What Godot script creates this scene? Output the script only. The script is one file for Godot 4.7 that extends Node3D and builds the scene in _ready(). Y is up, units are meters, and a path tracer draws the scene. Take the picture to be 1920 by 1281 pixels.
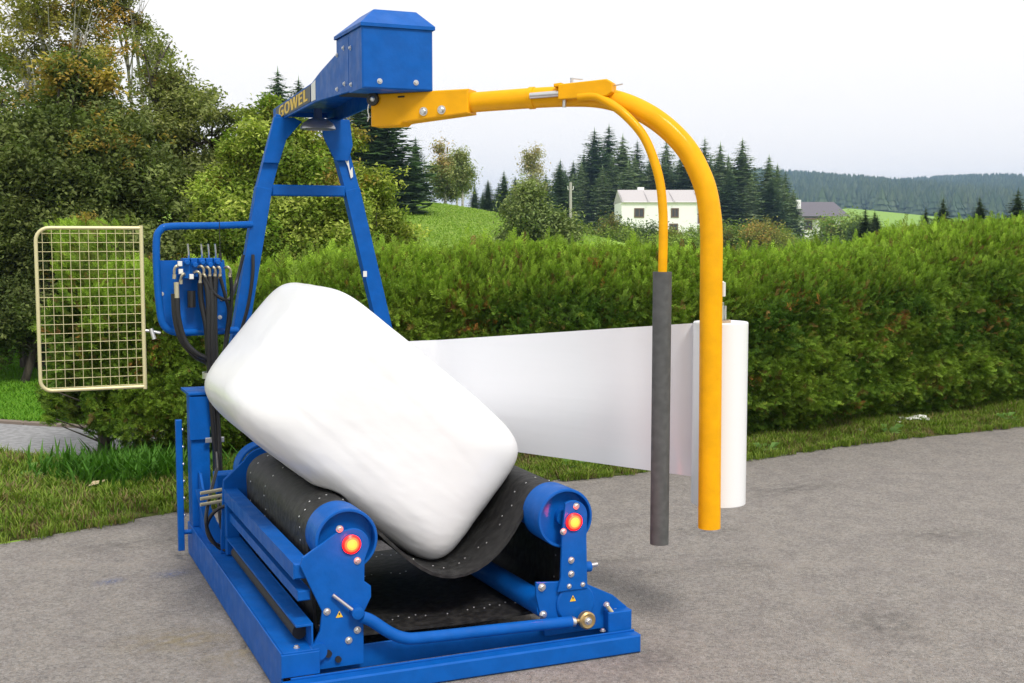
extends Node3D

const YAW := 0.40492
const ORIGIN := Vector3(-0.5276, 0, -5.2887)
var rng := RandomNumberGenerator.new()
var M := {}
var taken := {}

func _ready() -> void:
	rng.seed = 2024
	# camera
	var cam := Camera3D.new()
	cam.name = "camera"
	cam.position = Vector3(0, 1.6, 0)
	cam.rotation_degrees = Vector3(-5.0, 0, 0)
	cam.fov = 31.26
	cam.far = 6000.0
	cam.near = 0.05
	add_child(cam)
	cam.current = true
	# bright overcast sky
	var env := Environment.new()
	env.background_mode = Environment.BG_SKY
	env.tonemap_mode = Environment.TONE_MAPPER_LINEAR
	env.tonemap_exposure = 1.82
	var sky_mat := ProceduralSkyMaterial.new()
	sky_mat.sky_top_color = Color(1.0, 1.0, 1.0)
	sky_mat.sky_horizon_color = Color(1.0, 0.985, 0.975)
	sky_mat.sky_curve = 0.25
	sky_mat.sky_energy_multiplier = 0.82
	sky_mat.ground_bottom_color = Color(0.35, 0.36, 0.33)
	sky_mat.ground_horizon_color = Color(0.7, 0.71, 0.73)
	sky_mat.sun_angle_max = 1.0
	var sky := Sky.new()
	sky.sky_material = sky_mat
	env.sky = sky
	env.sdfgi_enabled = true
	env.ssao_enabled = true
	env.ssil_enabled = true
	env.fog_enabled = true
	env.fog_density = 0.00037
	env.fog_light_color = Color(0.64, 0.78, 0.95)
	var we := WorldEnvironment.new()
	we.name = "world_environment"
	we.environment = env
	add_child(we)
	var sun := DirectionalLight3D.new()
	sun.name = "sun"
	sun.light_energy = 0.5
	sun.light_angular_distance = 14.0
	sun.light_color = Color(1.0, 0.98, 0.95)
	sun.shadow_enabled = true
	sun.rotation_degrees = Vector3(-52, 28, 0)
	add_child(sun)

	materials()
	build_ground()
	build_hedge()
	gabled_house()
	low_house()
	utility_pole()
	build_trees()
	build_wrapper()
	build_bale()
	build_film()
	build_grass()

# ---------------------------------------------------------------- naming helpers
func numbered(called: String) -> String:
	var n: int = taken.get(called, 0)
	taken[called] = n + 1
	return called if n == 0 else "%s_%03d" % [called, n]

func thing(called: String, label: String, category: String, at := Vector3.ZERO, turn := 0.0, group := "") -> Node3D:
	var o := Node3D.new()
	o.name = numbered(called)
	add_child(o)
	o.position = at
	o.rotation.y = turn
	tag(o, label, category, group)
	return o

func tag(o: Node, label: String, category: String, group := "") -> void:
	o.set_meta("label", label)
	o.set_meta("category", category)
	if group != "":
		o.set_meta("group", group)

func part(parent: Node, called: String, mesh: Mesh, mat: Material, xf := Transform3D()) -> MeshInstance3D:
	var o := MeshInstance3D.new()
	var n := 0
	var full := called
	while parent.has_node(full):
		n += 1
		full = "%s_%03d" % [called, n]
	o.name = full
	o.mesh = mesh
	o.material_override = mat
	o.transform = xf
	parent.add_child(o, true)
	return o

func setting(called: String, mesh: Mesh, mat: Material) -> MeshInstance3D:
	var o := part(self, called, mesh, mat)
	o.set_meta("kind", "structure")
	return o

# ---------------------------------------------------------------- shape helpers
func L(u: float, y: float, w: float) -> Vector3:
	return Vector3(u, y, -w)

func place(u: float, y: float, w: float) -> Vector3:
	return ORIGIN + Basis(Vector3.UP, YAW) * L(u, y, w)

func start() -> SurfaceTool:
	var st := SurfaceTool.new()
	st.begin(Mesh.PRIMITIVE_TRIANGLES)
	return st

func done(st: SurfaceTool) -> ArrayMesh:
	st.generate_normals()
	return st.commit()

func tri(st: SurfaceTool, a: Vector3, b: Vector3, c: Vector3) -> void:   # counter-clockwise seen from outside
	st.add_vertex(a); st.add_vertex(c); st.add_vertex(b)

func quad(st: SurfaceTool, a: Vector3, b: Vector3, c: Vector3, d: Vector3) -> void:
	tri(st, a, b, c); tri(st, a, c, d)

func inset(p: PackedVector2Array, by: float) -> PackedVector2Array:
	var out := PackedVector2Array()
	var n := p.size()
	for i in n:
		var a := (p[i] - p[(i + n - 1) % n]).normalized()
		var b := (p[(i + 1) % n] - p[i]).normalized()
		var na := Vector2(-a.y, a.x)
		var nb := Vector2(-b.y, b.x)
		var m := (na + nb)
		var k := by / maxf(0.35, 1.0 + na.dot(nb))
		out.append(p[i] + m * k)
	return out

# outline in the xy plane, thick along z, edges chamfered
func prism(st: SurfaceTool, pts: Array, thick: float, bevel: float, xf := Transform3D()) -> void:
	var p := PackedVector2Array(pts)
	var area := 0.0
	for i in p.size():
		area += p[i].cross(p[(i + 1) % p.size()])
	if area < 0:
		p.reverse()
	st.set_smooth_group(-1)
	var q := inset(p, bevel)
	var z := thick / 2
	var n := p.size()
	for i in n:
		var j := (i + 1) % n
		quad(st, xf * Vector3(p[i].x, p[i].y, -z + bevel), xf * Vector3(p[j].x, p[j].y, -z + bevel), xf * Vector3(p[j].x, p[j].y, z - bevel), xf * Vector3(p[i].x, p[i].y, z - bevel))
		quad(st, xf * Vector3(p[i].x, p[i].y, z - bevel), xf * Vector3(p[j].x, p[j].y, z - bevel), xf * Vector3(q[j].x, q[j].y, z), xf * Vector3(q[i].x, q[i].y, z))
		quad(st, xf * Vector3(p[j].x, p[j].y, -z + bevel), xf * Vector3(p[i].x, p[i].y, -z + bevel), xf * Vector3(q[i].x, q[i].y, -z), xf * Vector3(q[j].x, q[j].y, -z))
	var t := Geometry2D.triangulate_polygon(q)
	for k in range(0, t.size(), 3):
		var a := q[t[k]]
		var b := q[t[k + 1]]
		var c := q[t[k + 2]]
		if (b - a).cross(c - a) < 0:
			var s := b
			b = c
			c = s
		tri(st, xf * Vector3(a.x, a.y, z), xf * Vector3(b.x, b.y, z), xf * Vector3(c.x, c.y, z))
		tri(st, xf * Vector3(a.x, a.y, -z), xf * Vector3(c.x, c.y, -z), xf * Vector3(b.x, b.y, -z))

func box(st: SurfaceTool, from: Vector3, to: Vector3, bevel := 0.004, xf := Transform3D()) -> void:
	var c := (from + to) / 2
	var s := (to - from).abs() / 2
	prism(st, [Vector2(-s.x, -s.y), Vector2(s.x, -s.y), Vector2(s.x, s.y), Vector2(-s.x, s.y)], s.z * 2, minf(bevel, minf(s.z, minf(s.x, s.y)) * 0.4), xf * Transform3D(Basis(), c))

# a bar of rectangular section between two points
func beam(st: SurfaceTool, a: Vector3, b: Vector3, wide: float, deep: float, side := Vector3.RIGHT, bevel := 0.004) -> void:
	var d := (b - a)
	var z := d.normalized()
	var x := (side - z * side.dot(z)).normalized()
	var y := z.cross(x)
	prism(st, [Vector2(-wide, -deep) / 2, Vector2(wide, -deep) / 2, Vector2(wide, deep) / 2, Vector2(-wide, deep) / 2], d.length(), bevel, Transform3D(Basis(x, y, z), (a + b) / 2))

func tube(st: SurfaceTool, path: Array, radius: float, sides := 12, taper := 1.0, caps := true) -> void:
	var n := path.size()
	var rings := []
	var t0: Vector3 = (path[1] - path[0]).normalized()
	var x := t0.cross(Vector3.UP if absf(t0.y) < 0.9 else Vector3.RIGHT).normalized()
	for i in n:
		var t: Vector3 = (path[mini(i + 1, n - 1)] - path[maxi(i - 1, 0)]).normalized()
		x = (x - t * x.dot(t)).normalized()
		var y := t.cross(x)
		var r := radius * lerpf(1.0, taper, float(i) / (n - 1))
		var ring := PackedVector3Array()
		for k in sides:
			var a := TAU * k / sides
			ring.append(path[i] + (x * cos(a) + y * sin(a)) * r)
		rings.append(ring)
	st.set_smooth_group(0)
	for i in n - 1:
		for k in sides:
			var j := (k + 1) % sides
			quad(st, rings[i][k], rings[i][j], rings[i + 1][j], rings[i + 1][k])
	if caps:
		st.set_smooth_group(-1)
		for k in sides:
			var j := (k + 1) % sides
			tri(st, path[0], rings[0][j], rings[0][k])
			tri(st, path[n - 1], rings[n - 1][k], rings[n - 1][j])

# profile of (radius, height) turned about y
func lathe(st: SurfaceTool, profile: Array, sides := 24, xf := Transform3D(), smooth := false) -> void:
	for i in profile.size() - 1:
		st.set_smooth_group(0 if smooth else i + 1)
		for k in sides:
			var a := TAU * k / sides
			var b := TAU * (k + 1) / sides
			var p: Vector2 = profile[i]
			var q: Vector2 = profile[i + 1]
			var v := [Vector3(cos(a) * p.x, p.y, -sin(a) * p.x), Vector3(cos(b) * p.x, p.y, -sin(b) * p.x), Vector3(cos(b) * q.x, q.y, -sin(b) * q.x), Vector3(cos(a) * q.x, q.y, -sin(a) * q.x)]
			if p.x > 1e-5:
				tri(st, xf * v[0], xf * v[1], xf * (v[2] if q.x > 1e-5 else v[2]))
			if q.x > 1e-5:
				tri(st, xf * v[0], xf * v[2], xf * v[3])

func curve(pts: Array, per := 6) -> Array:
	var out := []
	var n := pts.size()
	for i in n - 1:
		var a: Vector3 = pts[maxi(i - 1, 0)]
		var d: Vector3 = pts[mini(i + 2, n - 1)]
		for k in per:
			out.append((pts[i] as Vector3).cubic_interpolate(pts[i + 1], a, d, float(k) / per))
	out.append(pts[n - 1])
	return out

# turns a shape's y axis to look along d
func facing(at: Vector3, d: Vector3) -> Transform3D:
	var y := d.normalized()
	var x := y.cross(Vector3.UP if absf(y.y) < 0.9 else Vector3.RIGHT).normalized()
	return Transform3D(Basis(x, y, x.cross(y)), at)

# ---------------------------------------------------------------- materials
func plain(color: Color, rough := 0.6, metal := 0.0) -> StandardMaterial3D:   # linear base colour
	var m := StandardMaterial3D.new()
	m.albedo_color = color.linear_to_srgb()
	m.roughness = rough
	m.metallic = metal
	return m

func noise_tex(freq: float, dark: Color, light: Color, octaves := 4, size := 512, kind := FastNoiseLite.TYPE_SIMPLEX_SMOOTH, seed_ := 1, lo := 0.25, hi := 0.75) -> NoiseTexture2D:
	var n := FastNoiseLite.new()
	n.noise_type = kind
	n.frequency = freq
	n.fractal_octaves = octaves
	n.seed = seed_
	var t := NoiseTexture2D.new()
	t.width = size
	t.height = size
	t.seamless = true
	t.noise = n
	var g := Gradient.new()
	g.offsets = PackedFloat32Array([lo, hi])
	g.colors = PackedColorArray([dark.linear_to_srgb(), light.linear_to_srgb()])
	t.color_ramp = g
	return t

func bump_tex(freq: float, strength: float, octaves := 4, size := 512, seed_ := 3) -> NoiseTexture2D:
	var n := FastNoiseLite.new()
	n.frequency = freq
	n.fractal_octaves = octaves
	n.seed = seed_
	var t := NoiseTexture2D.new()
	t.width = size
	t.height = size
	t.seamless = true
	t.noise = n
	t.as_normal_map = true
	t.bump_strength = strength
	return t

func paint(color: Color, coat := 0.6) -> StandardMaterial3D:
	var m := plain(Color.WHITE, 0.38)
	m.albedo_texture = noise_tex(0.012, color * 0.93, color * 1.05, 5, 512, FastNoiseLite.TYPE_SIMPLEX_SMOOTH, 7)
	m.uv1_triplanar = true
	m.uv1_scale = Vector3(1.7, 1.7, 1.7)
	m.roughness_texture = noise_tex(0.02, Color(0.22, 0.22, 0.22), Color(0.55, 0.55, 0.55), 4, 256, FastNoiseLite.TYPE_SIMPLEX_SMOOTH, 9)
	m.roughness = 1.0
	m.normal_enabled = true
	m.normal_texture = M.orange_peel
	m.normal_scale = 0.12
	m.clearcoat_enabled = true
	m.clearcoat = coat
	m.clearcoat_roughness = 0.12
	m.metallic_specular = 0.27
	return m

func leafy(back: Color) -> StandardMaterial3D:
	var m := plain(Color.WHITE, 0.55)
	m.vertex_color_use_as_albedo = true
	m.cull_mode = BaseMaterial3D.CULL_DISABLED
	m.metallic_specular = 0.25
	m.backlight_enabled = true
	m.backlight = back.linear_to_srgb()
	return m

func materials() -> void:
	M.orange_peel = bump_tex(0.08, 2.0, 3, 256)
	M.blue = paint(Color(0.0006, 0.094, 0.40), 0.16)
	M.yellow = paint(Color(0.84, 0.395, 0.002), 0.15)
	M.steel = plain(Color(0.62, 0.62, 0.62), 0.32, 0.85)
	M.chromate = plain(Color(0.62, 0.55, 0.36), 0.4, 0.35)
	M.zinc_wire = plain(Color(0.66, 0.60, 0.34), 0.45, 0.3)
	M.fitting = plain(Color(0.55, 0.5, 0.36), 0.3, 0.6)
	M.brass = plain(Color(0.5, 0.36, 0.16), 0.35, 0.8)
	M.rubber = plain(Color.WHITE, 0.62)
	M.rubber.albedo_texture = noise_tex(0.03, Color(0.006, 0.006, 0.006), Color(0.026, 0.026, 0.025), 5, 512, FastNoiseLite.TYPE_SIMPLEX_SMOOTH, 21)
	M.rubber.uv1_triplanar = true
	M.rubber.uv1_scale = Vector3(1.3, 1.3, 1.3)
	M.rubber.normal_enabled = true
	M.rubber.normal_texture = bump_tex(0.06, 3.0, 4, 256, 5)
	M.rubber.normal_scale = 0.35
	M.hose = plain(Color(0.012, 0.012, 0.013), 0.38)
	M.dark = plain(Color(0.01, 0.01, 0.012), 0.7)
	M.foam = plain(Color.WHITE, 0.85)
	M.foam.albedo_texture = noise_tex(0.02, Color(0.07, 0.073, 0.073), Color(0.095, 0.098, 0.098), 6, 512, FastNoiseLite.TYPE_SIMPLEX_SMOOTH, 31)
	M.foam.uv1_triplanar = true
	M.foam.uv1_scale = Vector3(2, 2, 2)
	M.film = plain(Color(0.83, 0.835, 0.85), 0.3)
	M.film.clearcoat_enabled = true
	M.film.clearcoat = 0.25
	M.film.clearcoat_roughness = 0.15
	M.film.normal_enabled = true
	M.film.normal_texture = bump_tex(0.006, 6.0, 4, 512, 12)
	M.film.uv1_triplanar = true
	M.film.uv1_scale = Vector3(0.9, 6.0, 2.5)
	M.film.normal_scale = 0.09
	M.web = plain(Color(0.80, 0.81, 0.845), 0.28)
	M.web.normal_enabled = true
	M.web.normal_texture = M.film.normal_texture
	M.web.uv1_triplanar = true
	M.web.uv1_scale = Vector3(0.3, 3.0, 0.3)
	M.web.normal_scale = 0.18
	M.chrome = plain(Color(0.8, 0.8, 0.8), 0.12, 1.0)
	M.white_plastic = plain(Color(0.75, 0.75, 0.72), 0.35)
	M.sticker_yellow = plain(Color(0.8, 0.5, 0.03), 0.5)
	M.sticker_dark = plain(Color(0.02, 0.025, 0.035), 0.4)
	M.letter = plain(Color(0.75, 0.5, 0.05), 0.45)
	M.bark = plain(Color.WHITE, 0.9)
	M.bark.albedo_texture = noise_tex(0.02, Color(0.03, 0.024, 0.018), Color(0.12, 0.1, 0.08), 5, 256, FastNoiseLite.TYPE_SIMPLEX_SMOOTH, 41)
	M.bark.uv1_triplanar = true
	M.bark.uv1_scale = Vector3(3, 0.7, 3)
	M.birch_bark = plain(Color.WHITE, 0.8)
	M.birch_bark.albedo_texture = noise_tex(0.03, Color(0.1, 0.09, 0.08), Color(0.5, 0.48, 0.44), 3, 256, FastNoiseLite.TYPE_SIMPLEX_SMOOTH, 43, 0.2, 0.45)
	M.birch_bark.uv1_triplanar = true
	M.blue_light = M.blue
	M.lamp_red = plain(Color(0.6, 0.02, 0.02), 0.3)
	M.lamp_red.emission_enabled = true
	M.lamp_red.emission = Color(1.0, 0.05, 0.1)
	M.lamp_red.emission_energy_multiplier = 0.28
	M.lamp_core = plain(Color(0.8, 0.3, 0.05), 0.25)
	M.lamp_core.emission_enabled = true
	M.lamp_core.emission = Color(1.0, 0.66, 0.2)
	M.lamp_core.emission_energy_multiplier = 0.85
	for e in [["lamp_orange", Color(0.8, 0.1, 0.03), Color(1.0, 0.16, 0.05), 0.62], ["lamp_amber", Color(0.8, 0.25, 0.03), Color(1.0, 0.38, 0.06), 0.72]]:
		M[e[0]] = plain(e[1], 0.25)
		M[e[0]].emission_enabled = true
		M[e[0]].emission = e[2].linear_to_srgb()
		M[e[0]].emission_energy_multiplier = e[3]
	M.lamp_shell = plain(Color(0.42, 0.42, 0.43), 0.3, 0.7)
	for e in [["smudge_blue", Color(0.12, 0.17, 0.34), 0.3], ["smudge_ochre", Color(0.34, 0.27, 0.13), 0.25], ["smudge_dark", Color(0.10, 0.095, 0.09), 0.19]]:
		var im := Image.create(64, 64, false, Image.FORMAT_RGBA8)
		var nz := FastNoiseLite.new()
		nz.seed = 19
		nz.frequency = 0.09
		for y in 64:
			for x in 64:
				var d := Vector2(x - 31.5, y - 31.5).length() / 32.0
				var a: float = clampf(1.0 - d, 0, 1) * clampf(0.6 + nz.get_noise_2d(x, y) * 1.4, 0, 1) * e[2] * 1.6
				im.set_pixel(x, y, Color(1, 1, 1, clampf(a, 0, 1)))
		var sm := plain(e[1], 0.95)
		sm.albedo_texture = ImageTexture.create_from_image(im)
		sm.transparency = BaseMaterial3D.TRANSPARENCY_ALPHA
		M[e[0]] = sm
	M.stain = plain(Color(0.10, 0.098, 0.096), 0.95)
	M.road = plain(Color.WHITE, 0.9)
	M.road.albedo_texture = noise_tex(0.05, Color(0.21, 0.21, 0.215), Color(0.30, 0.30, 0.31), 5, 256, FastNoiseLite.TYPE_SIMPLEX_SMOOTH, 81)
	M.road.uv1_triplanar = true
	M.kerb = plain(Color(0.2, 0.16, 0.13), 0.9)
	M.weed = leafy(Color(0.4, 0.6, 0.2))
	M.weed.vertex_color_use_as_albedo = false
	M.weed.albedo_color = Color(0.14, 0.27, 0.06).linear_to_srgb()
	M.dry_leaf = plain(Color(0.5, 0.4, 0.25), 0.8)
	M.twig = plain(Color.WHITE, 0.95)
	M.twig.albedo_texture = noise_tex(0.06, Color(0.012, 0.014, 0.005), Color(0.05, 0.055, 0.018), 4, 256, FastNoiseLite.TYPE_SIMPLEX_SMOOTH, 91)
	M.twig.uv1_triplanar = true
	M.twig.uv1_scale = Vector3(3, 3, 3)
	M.house_wall = plain(Color(0.88, 0.865, 0.885), 0.85)
	M.pale_roof = plain(Color(0.48, 0.45, 0.45), 0.7)
	M.dark_roof = plain(Color(0.13, 0.12, 0.14), 0.75)
	M.brown_wood = plain(Color(0.16, 0.10, 0.07), 0.7)
	M.dark_glass = plain(Color(0.06, 0.06, 0.07), 0.15)
	M.pole_wood = plain(Color(0.42, 0.4, 0.37), 0.85)
	M.leaf = leafy(Color(0.5, 0.6, 0.15))
	M.needle = leafy(Color(0.45, 0.55, 0.3))
	M.grass_blade = leafy(Color(0.5, 0.65, 0.15))
	M.spray = leafy(Color(0.3, 0.42, 0.1))

func asphalt_material() -> StandardMaterial3D:
	var size := 1024
	var fine := FastNoiseLite.new()
	fine.seed = 5
	fine.frequency = 0.35
	fine.fractal_octaves = 2
	var cell := FastNoiseLite.new()
	cell.seed = 8
	cell.noise_type = FastNoiseLite.TYPE_CELLULAR
	cell.cellular_return_type = FastNoiseLite.RETURN_CELL_VALUE
	cell.frequency = 0.19
	var a := fine.get_seamless_image(size, size)
	var b := cell.get_seamless_image(size, size)
	var mid := FastNoiseLite.new()
	mid.seed = 15
	mid.frequency = 0.022
	mid.fractal_octaves = 5
	mid.fractal_gain = 0.65
	var c := mid.get_seamless_image(size, size)
	var im := Image.create(size, size, false, Image.FORMAT_RGB8)
	var r := RandomNumberGenerator.new()
	r.seed = 77
	for y in size:
		for x in size:
			var s := b.get_pixel(x, y).r
			var v := 0.235 + 0.12 * (a.get_pixel(x, y).r - 0.5) + 0.05 * (c.get_pixel(x, y).r - 0.5) + 0.16 * (s - 0.5)
			var warm := 1.0
			if s > 0.92:
				v += 0.36 * (s - 0.9) * 10.0 * 0.5
			elif s < 0.07:
				v *= 0.55
			if s > 0.45 and s < 0.5:
				warm = 1.14
			v += r.randf_range(-0.05, 0.05)
			im.set_pixel(x, y, Color(v * 1.03 * warm, v * 0.965, v * 0.915 / warm).clamp().linear_to_srgb())
	var m := plain(Color.WHITE, 0.92)
	m.albedo_texture = ImageTexture.create_from_image(im)
	m.uv1_triplanar = true
	m.uv1_world_triplanar = true
	m.uv1_scale = Vector3(0.42, 0.42, 0.42)
	m.normal_enabled = true
	var n := NoiseTexture2D.new()
	n.width = 1024
	n.height = 1024
	n.seamless = true
	n.noise = fine
	n.as_normal_map = true
	n.bump_strength = 5.0
	m.normal_texture = n
	m.normal_scale = 0.55
	m.detail_enabled = true
	m.detail_blend_mode = BaseMaterial3D.BLEND_MODE_MUL
	m.detail_uv_layer = BaseMaterial3D.DETAIL_UV_2
	m.detail_albedo = noise_tex(0.02, Color(0.91, 0.9, 0.9), Color(1.0, 0.995, 0.98), 7, 1024, FastNoiseLite.TYPE_SIMPLEX_SMOOTH, 55, 0.28, 0.62)
	m.uv2_triplanar = true
	m.uv2_world_triplanar = true
	m.uv2_scale = Vector3(0.19, 0.13, 0.13)
	m.metallic_specular = 0.3
	return m

func grass_material(dark: Color, light: Color, scale_: float) -> StandardMaterial3D:
	var m := plain(Color.WHITE, 0.9)
	m.albedo_texture = noise_tex(0.02, dark, light, 6, 512, FastNoiseLite.TYPE_SIMPLEX_SMOOTH, 61)
	m.uv1_triplanar = true
	m.uv1_world_triplanar = true
	m.uv1_scale = Vector3(scale_, scale_, scale_)
	m.metallic_specular = 0.2
	return m

# ---------------------------------------------------------------- terrain
func sstep(a: float, b: float, x: float) -> float:
	return smoothstep(a, b, x)

func height(x: float, d: float) -> float:
	var side := 1.0 - 0.86 * sstep(-6.0, 11.0, x * 60.0 / maxf(d, 40.0))
	if d < 60.0:
		side = 1.0 - 0.86 * sstep(-6.0, 11.0, x)
	var h := 3.25 * clampf((d - 13.5) / 46.0, 0.0, 1.0) * side
	h += 8.5 * exp(-pow((x - 140.0) / 45.0, 2.0) - pow((d - 500.0) / 90.0, 2.0))
	h += sstep(330.0, 1450.0, d) * (52.0 + 7.0 * sin(x / 170.0 + 0.6) + 4.0 * sin(x / 71.0) + 3.0 * sin(x / 37.0 + 1.0)) * sstep(-300.0, 250.0, x)
	return h

# ---------------------------------------------------------------- foliage
func scatter(parent: Node, called: String, mesh: Mesh, mat: Material, xs: Array, cs: Array) -> MultiMeshInstance3D:
	var mm := MultiMesh.new()
	mm.transform_format = MultiMesh.TRANSFORM_3D
	mm.use_colors = true
	mm.mesh = mesh
	mm.instance_count = xs.size()
	for i in xs.size():
		mm.set_instance_transform(i, xs[i])
		mm.set_instance_color(i, cs[i])
	var o := MultiMeshInstance3D.new()
	o.name = called
	o.multimesh = mm
	o.material_override = mat
	o.set_meta("kind", "stuff")
	parent.add_child(o, true)
	return o

func white_tri(st: SurfaceTool, a: Vector3, b: Vector3, c: Vector3, shade := 1.0) -> void:
	st.set_color(Color(shade, shade, shade))
	st.add_vertex(a); st.add_vertex(c); st.add_vertex(b)

func leaf_cluster(count: int, leaf: float, flat: float, seed_: int) -> ArrayMesh:
	var r := RandomNumberGenerator.new()
	r.seed = seed_
	var st := start()
	st.set_smooth_group(-1)
	for i in count:
		var p := Vector3(r.randfn(0, 0.45), r.randfn(0, 0.45) * flat, r.randfn(0, 0.45))
		var b := Basis.from_euler(Vector3(r.randf_range(-0.9, 0.9), r.randf_range(0, TAU), r.randf_range(-0.9, 0.9)))
		var s := leaf * r.randf_range(0.7, 1.25)
		var shade := r.randf_range(0.62, 1.45)
		var tip := p + b * Vector3(0, -0.12, 1.0) * s
		var tail := p - b * Vector3(0, 0.1, 0.8) * s
		var l := p + b * Vector3(0.46, 0.12, 0.05) * s
		var q := p + b * Vector3(-0.46, 0.12, 0.05) * s
		white_tri(st, tail, l, tip, shade)
		white_tri(st, tail, tip, q, shade * 0.93)
	return done(st)

# one flat feathery fan of scale leaves, about one unit long, growing along +y
func thuja_spray(seed_: int) -> ArrayMesh:
	var r := RandomNumberGenerator.new()
	r.seed = seed_
	var st := start()
	st.set_smooth_group(-1)
	var fingers := 7
	for i in fingers:
		var t := float(i) / (fingers - 1)
		for s in [-1.0, 1.0]:
			var base := Vector3(0, 0.1 + 0.75 * t, 0.06 * sin(t * 3.0))
			var len_ := lerpf(0.46, 0.14, t) * r.randf_range(0.75, 1.2)
			var a := deg_to_rad(r.randf_range(35, 55))
			var dir := Vector3(sin(a) * s, cos(a), r.randf_range(-0.35, 0.35)).normalized()
			var side := Vector3(dir.y, -dir.x, 0) * 0.034
			var shade := r.randf_range(0.8, 1.15) * lerpf(0.8, 1.15, t)
			var end := base + dir * len_
			white_tri(st, base - side * 0.6, base + dir * len_ * 0.5 + side, end, shade)
			white_tri(st, base - side * 0.6, end, base + dir * len_ * 0.5 - side * 1.3, shade * 0.92)
	white_tri(st, Vector3(-0.03, 0, 0), Vector3(0.03, 0, 0), Vector3(0, 1.05, 0.02), 1.1)
	return done(st)

func grass_tuft(blades: int, seed_: int) -> ArrayMesh:
	var r := RandomNumberGenerator.new()
	r.seed = seed_
	var st := start()
	st.set_smooth_group(-1)
	for i in blades:
		var p := Vector3(r.randfn(0, 0.28), 0, r.randfn(0, 0.28))
		var a := r.randf_range(0, TAU)
		var lean := Vector3(cos(a), 0, sin(a)) * r.randf_range(0.1, 0.75)
		var h := r.randf_range(0.5, 1.1)
		var side := Vector3(-sin(a), 0, cos(a)) * 0.045
		var mid := p + lean * 0.4 + Vector3.UP * h * 0.6
		var shade := r.randf_range(0.7, 1.2)
		white_tri(st, p - side, p + side, mid + side * 0.8, shade * 0.9)
		white_tri(st, p - side, mid + side * 0.8, mid - side * 0.8, shade * 0.9)
		white_tri(st, mid - side * 0.8, mid + side * 0.8, p + lean + Vector3.UP * h * 0.95, shade * 1.1)
	return done(st)

# spruce of height one: whorls of drooping branches carrying sprigs
func spruce_crown(seed_: int, width: float, rows: int, droop: float) -> ArrayMesh:
	var r := RandomNumberGenerator.new()
	r.seed = seed_
	var st := start()
	st.set_smooth_group(-1)
	for i in rows:
		var t := pow(float(i) / rows, 0.9)
		var y := 0.06 + 0.93 * t
		var reach := width * pow(1.0 - t, 0.68) * r.randf_range(0.8, 1.15) + 0.008
		var n := int(lerpf(13, 7, t))
		var turn := r.randf_range(0, TAU)
		for k in n:
			var a := turn + TAU * k / n + r.randf_range(-0.35, 0.35)
			var len_ := reach * r.randf_range(0.68, 1.12)
			var out := Vector3(cos(a), 0, sin(a))
			var side := Vector3(-sin(a), 0, cos(a))
			var y0 := y + r.randf_range(-0.01, 0.01)
			var segs := 4
			var shade := r.randf_range(0.65, 1.15)
			var at := []
			for s in segs + 1:
				var f := float(s) / segs
				at.append(out * len_ * f + Vector3.UP * (y0 - droop * len_ * f * (1.6 - 0.9 * f) + 0.25 * len_ * t * f))
			for s in segs:
				var w: float = len_ * lerpf(0.42, 0.16, float(s) / segs)
				var p: Vector3 = at[s]
				var q: Vector3 = at[s + 1]
				for g in [-1.0, 1.0]:
					var e: Vector3 = p.lerp(q, 0.9) + side * g * w * r.randf_range(0.6, 1.2) + Vector3.UP * r.randf_range(-0.35, 0.02) * w
					white_tri(st, p, e, q, shade * r.randf_range(0.85, 1.1))
					white_tri(st, p, p.lerp(q, 0.5) + side * g * w * 0.4 - Vector3.UP * w * r.randf_range(0.2, 0.55), q, shade * 0.8)
			white_tri(st, at[segs] + side * 0.06 * len_, at[segs] - side * 0.06 * len_, at[segs] + out * len_ * 0.2 - Vector3.UP * 0.02 * len_, shade * 1.15)
	white_tri(st, Vector3(-0.004, 0.95, 0), Vector3(0.004, 0.95, 0), Vector3(0, 1.02, 0))
	white_tri(st, Vector3(0, 0.95, -0.004), Vector3(0, 0.95, 0.004), Vector3(0, 1.02, 0))
	return done(st)

var spruce_crowns := []
var spruce_trunk: Mesh
func spruce(label: String, x: float, d: float, top: float, width: float, tone: Color, group := "", called := "spruce_tree") -> Node3D:
	var base := height(x, d) - 0.15
	var t := thing(called, label, "conifer", Vector3(x, base, -d), rng.randf_range(0, TAU), group)
	var h := top - base
	var c := part(t, "crown", spruce_crowns[rng.randi() % spruce_crowns.size()], needle_tone(tone))
	c.scale = Vector3(h * width / 0.2, h, h * width / 0.2)
	var k := part(t, "trunk", spruce_trunk, M.bark)
	k.scale = Vector3(h, h, h)
	return t

var tones := {}
func needle_tone(c: Color) -> StandardMaterial3D:
	if not tones.has(c):
		var m: StandardMaterial3D = M.needle.duplicate()
		m.albedo_color = c.linear_to_srgb()
		tones[c] = m
	return tones[c]

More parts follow.
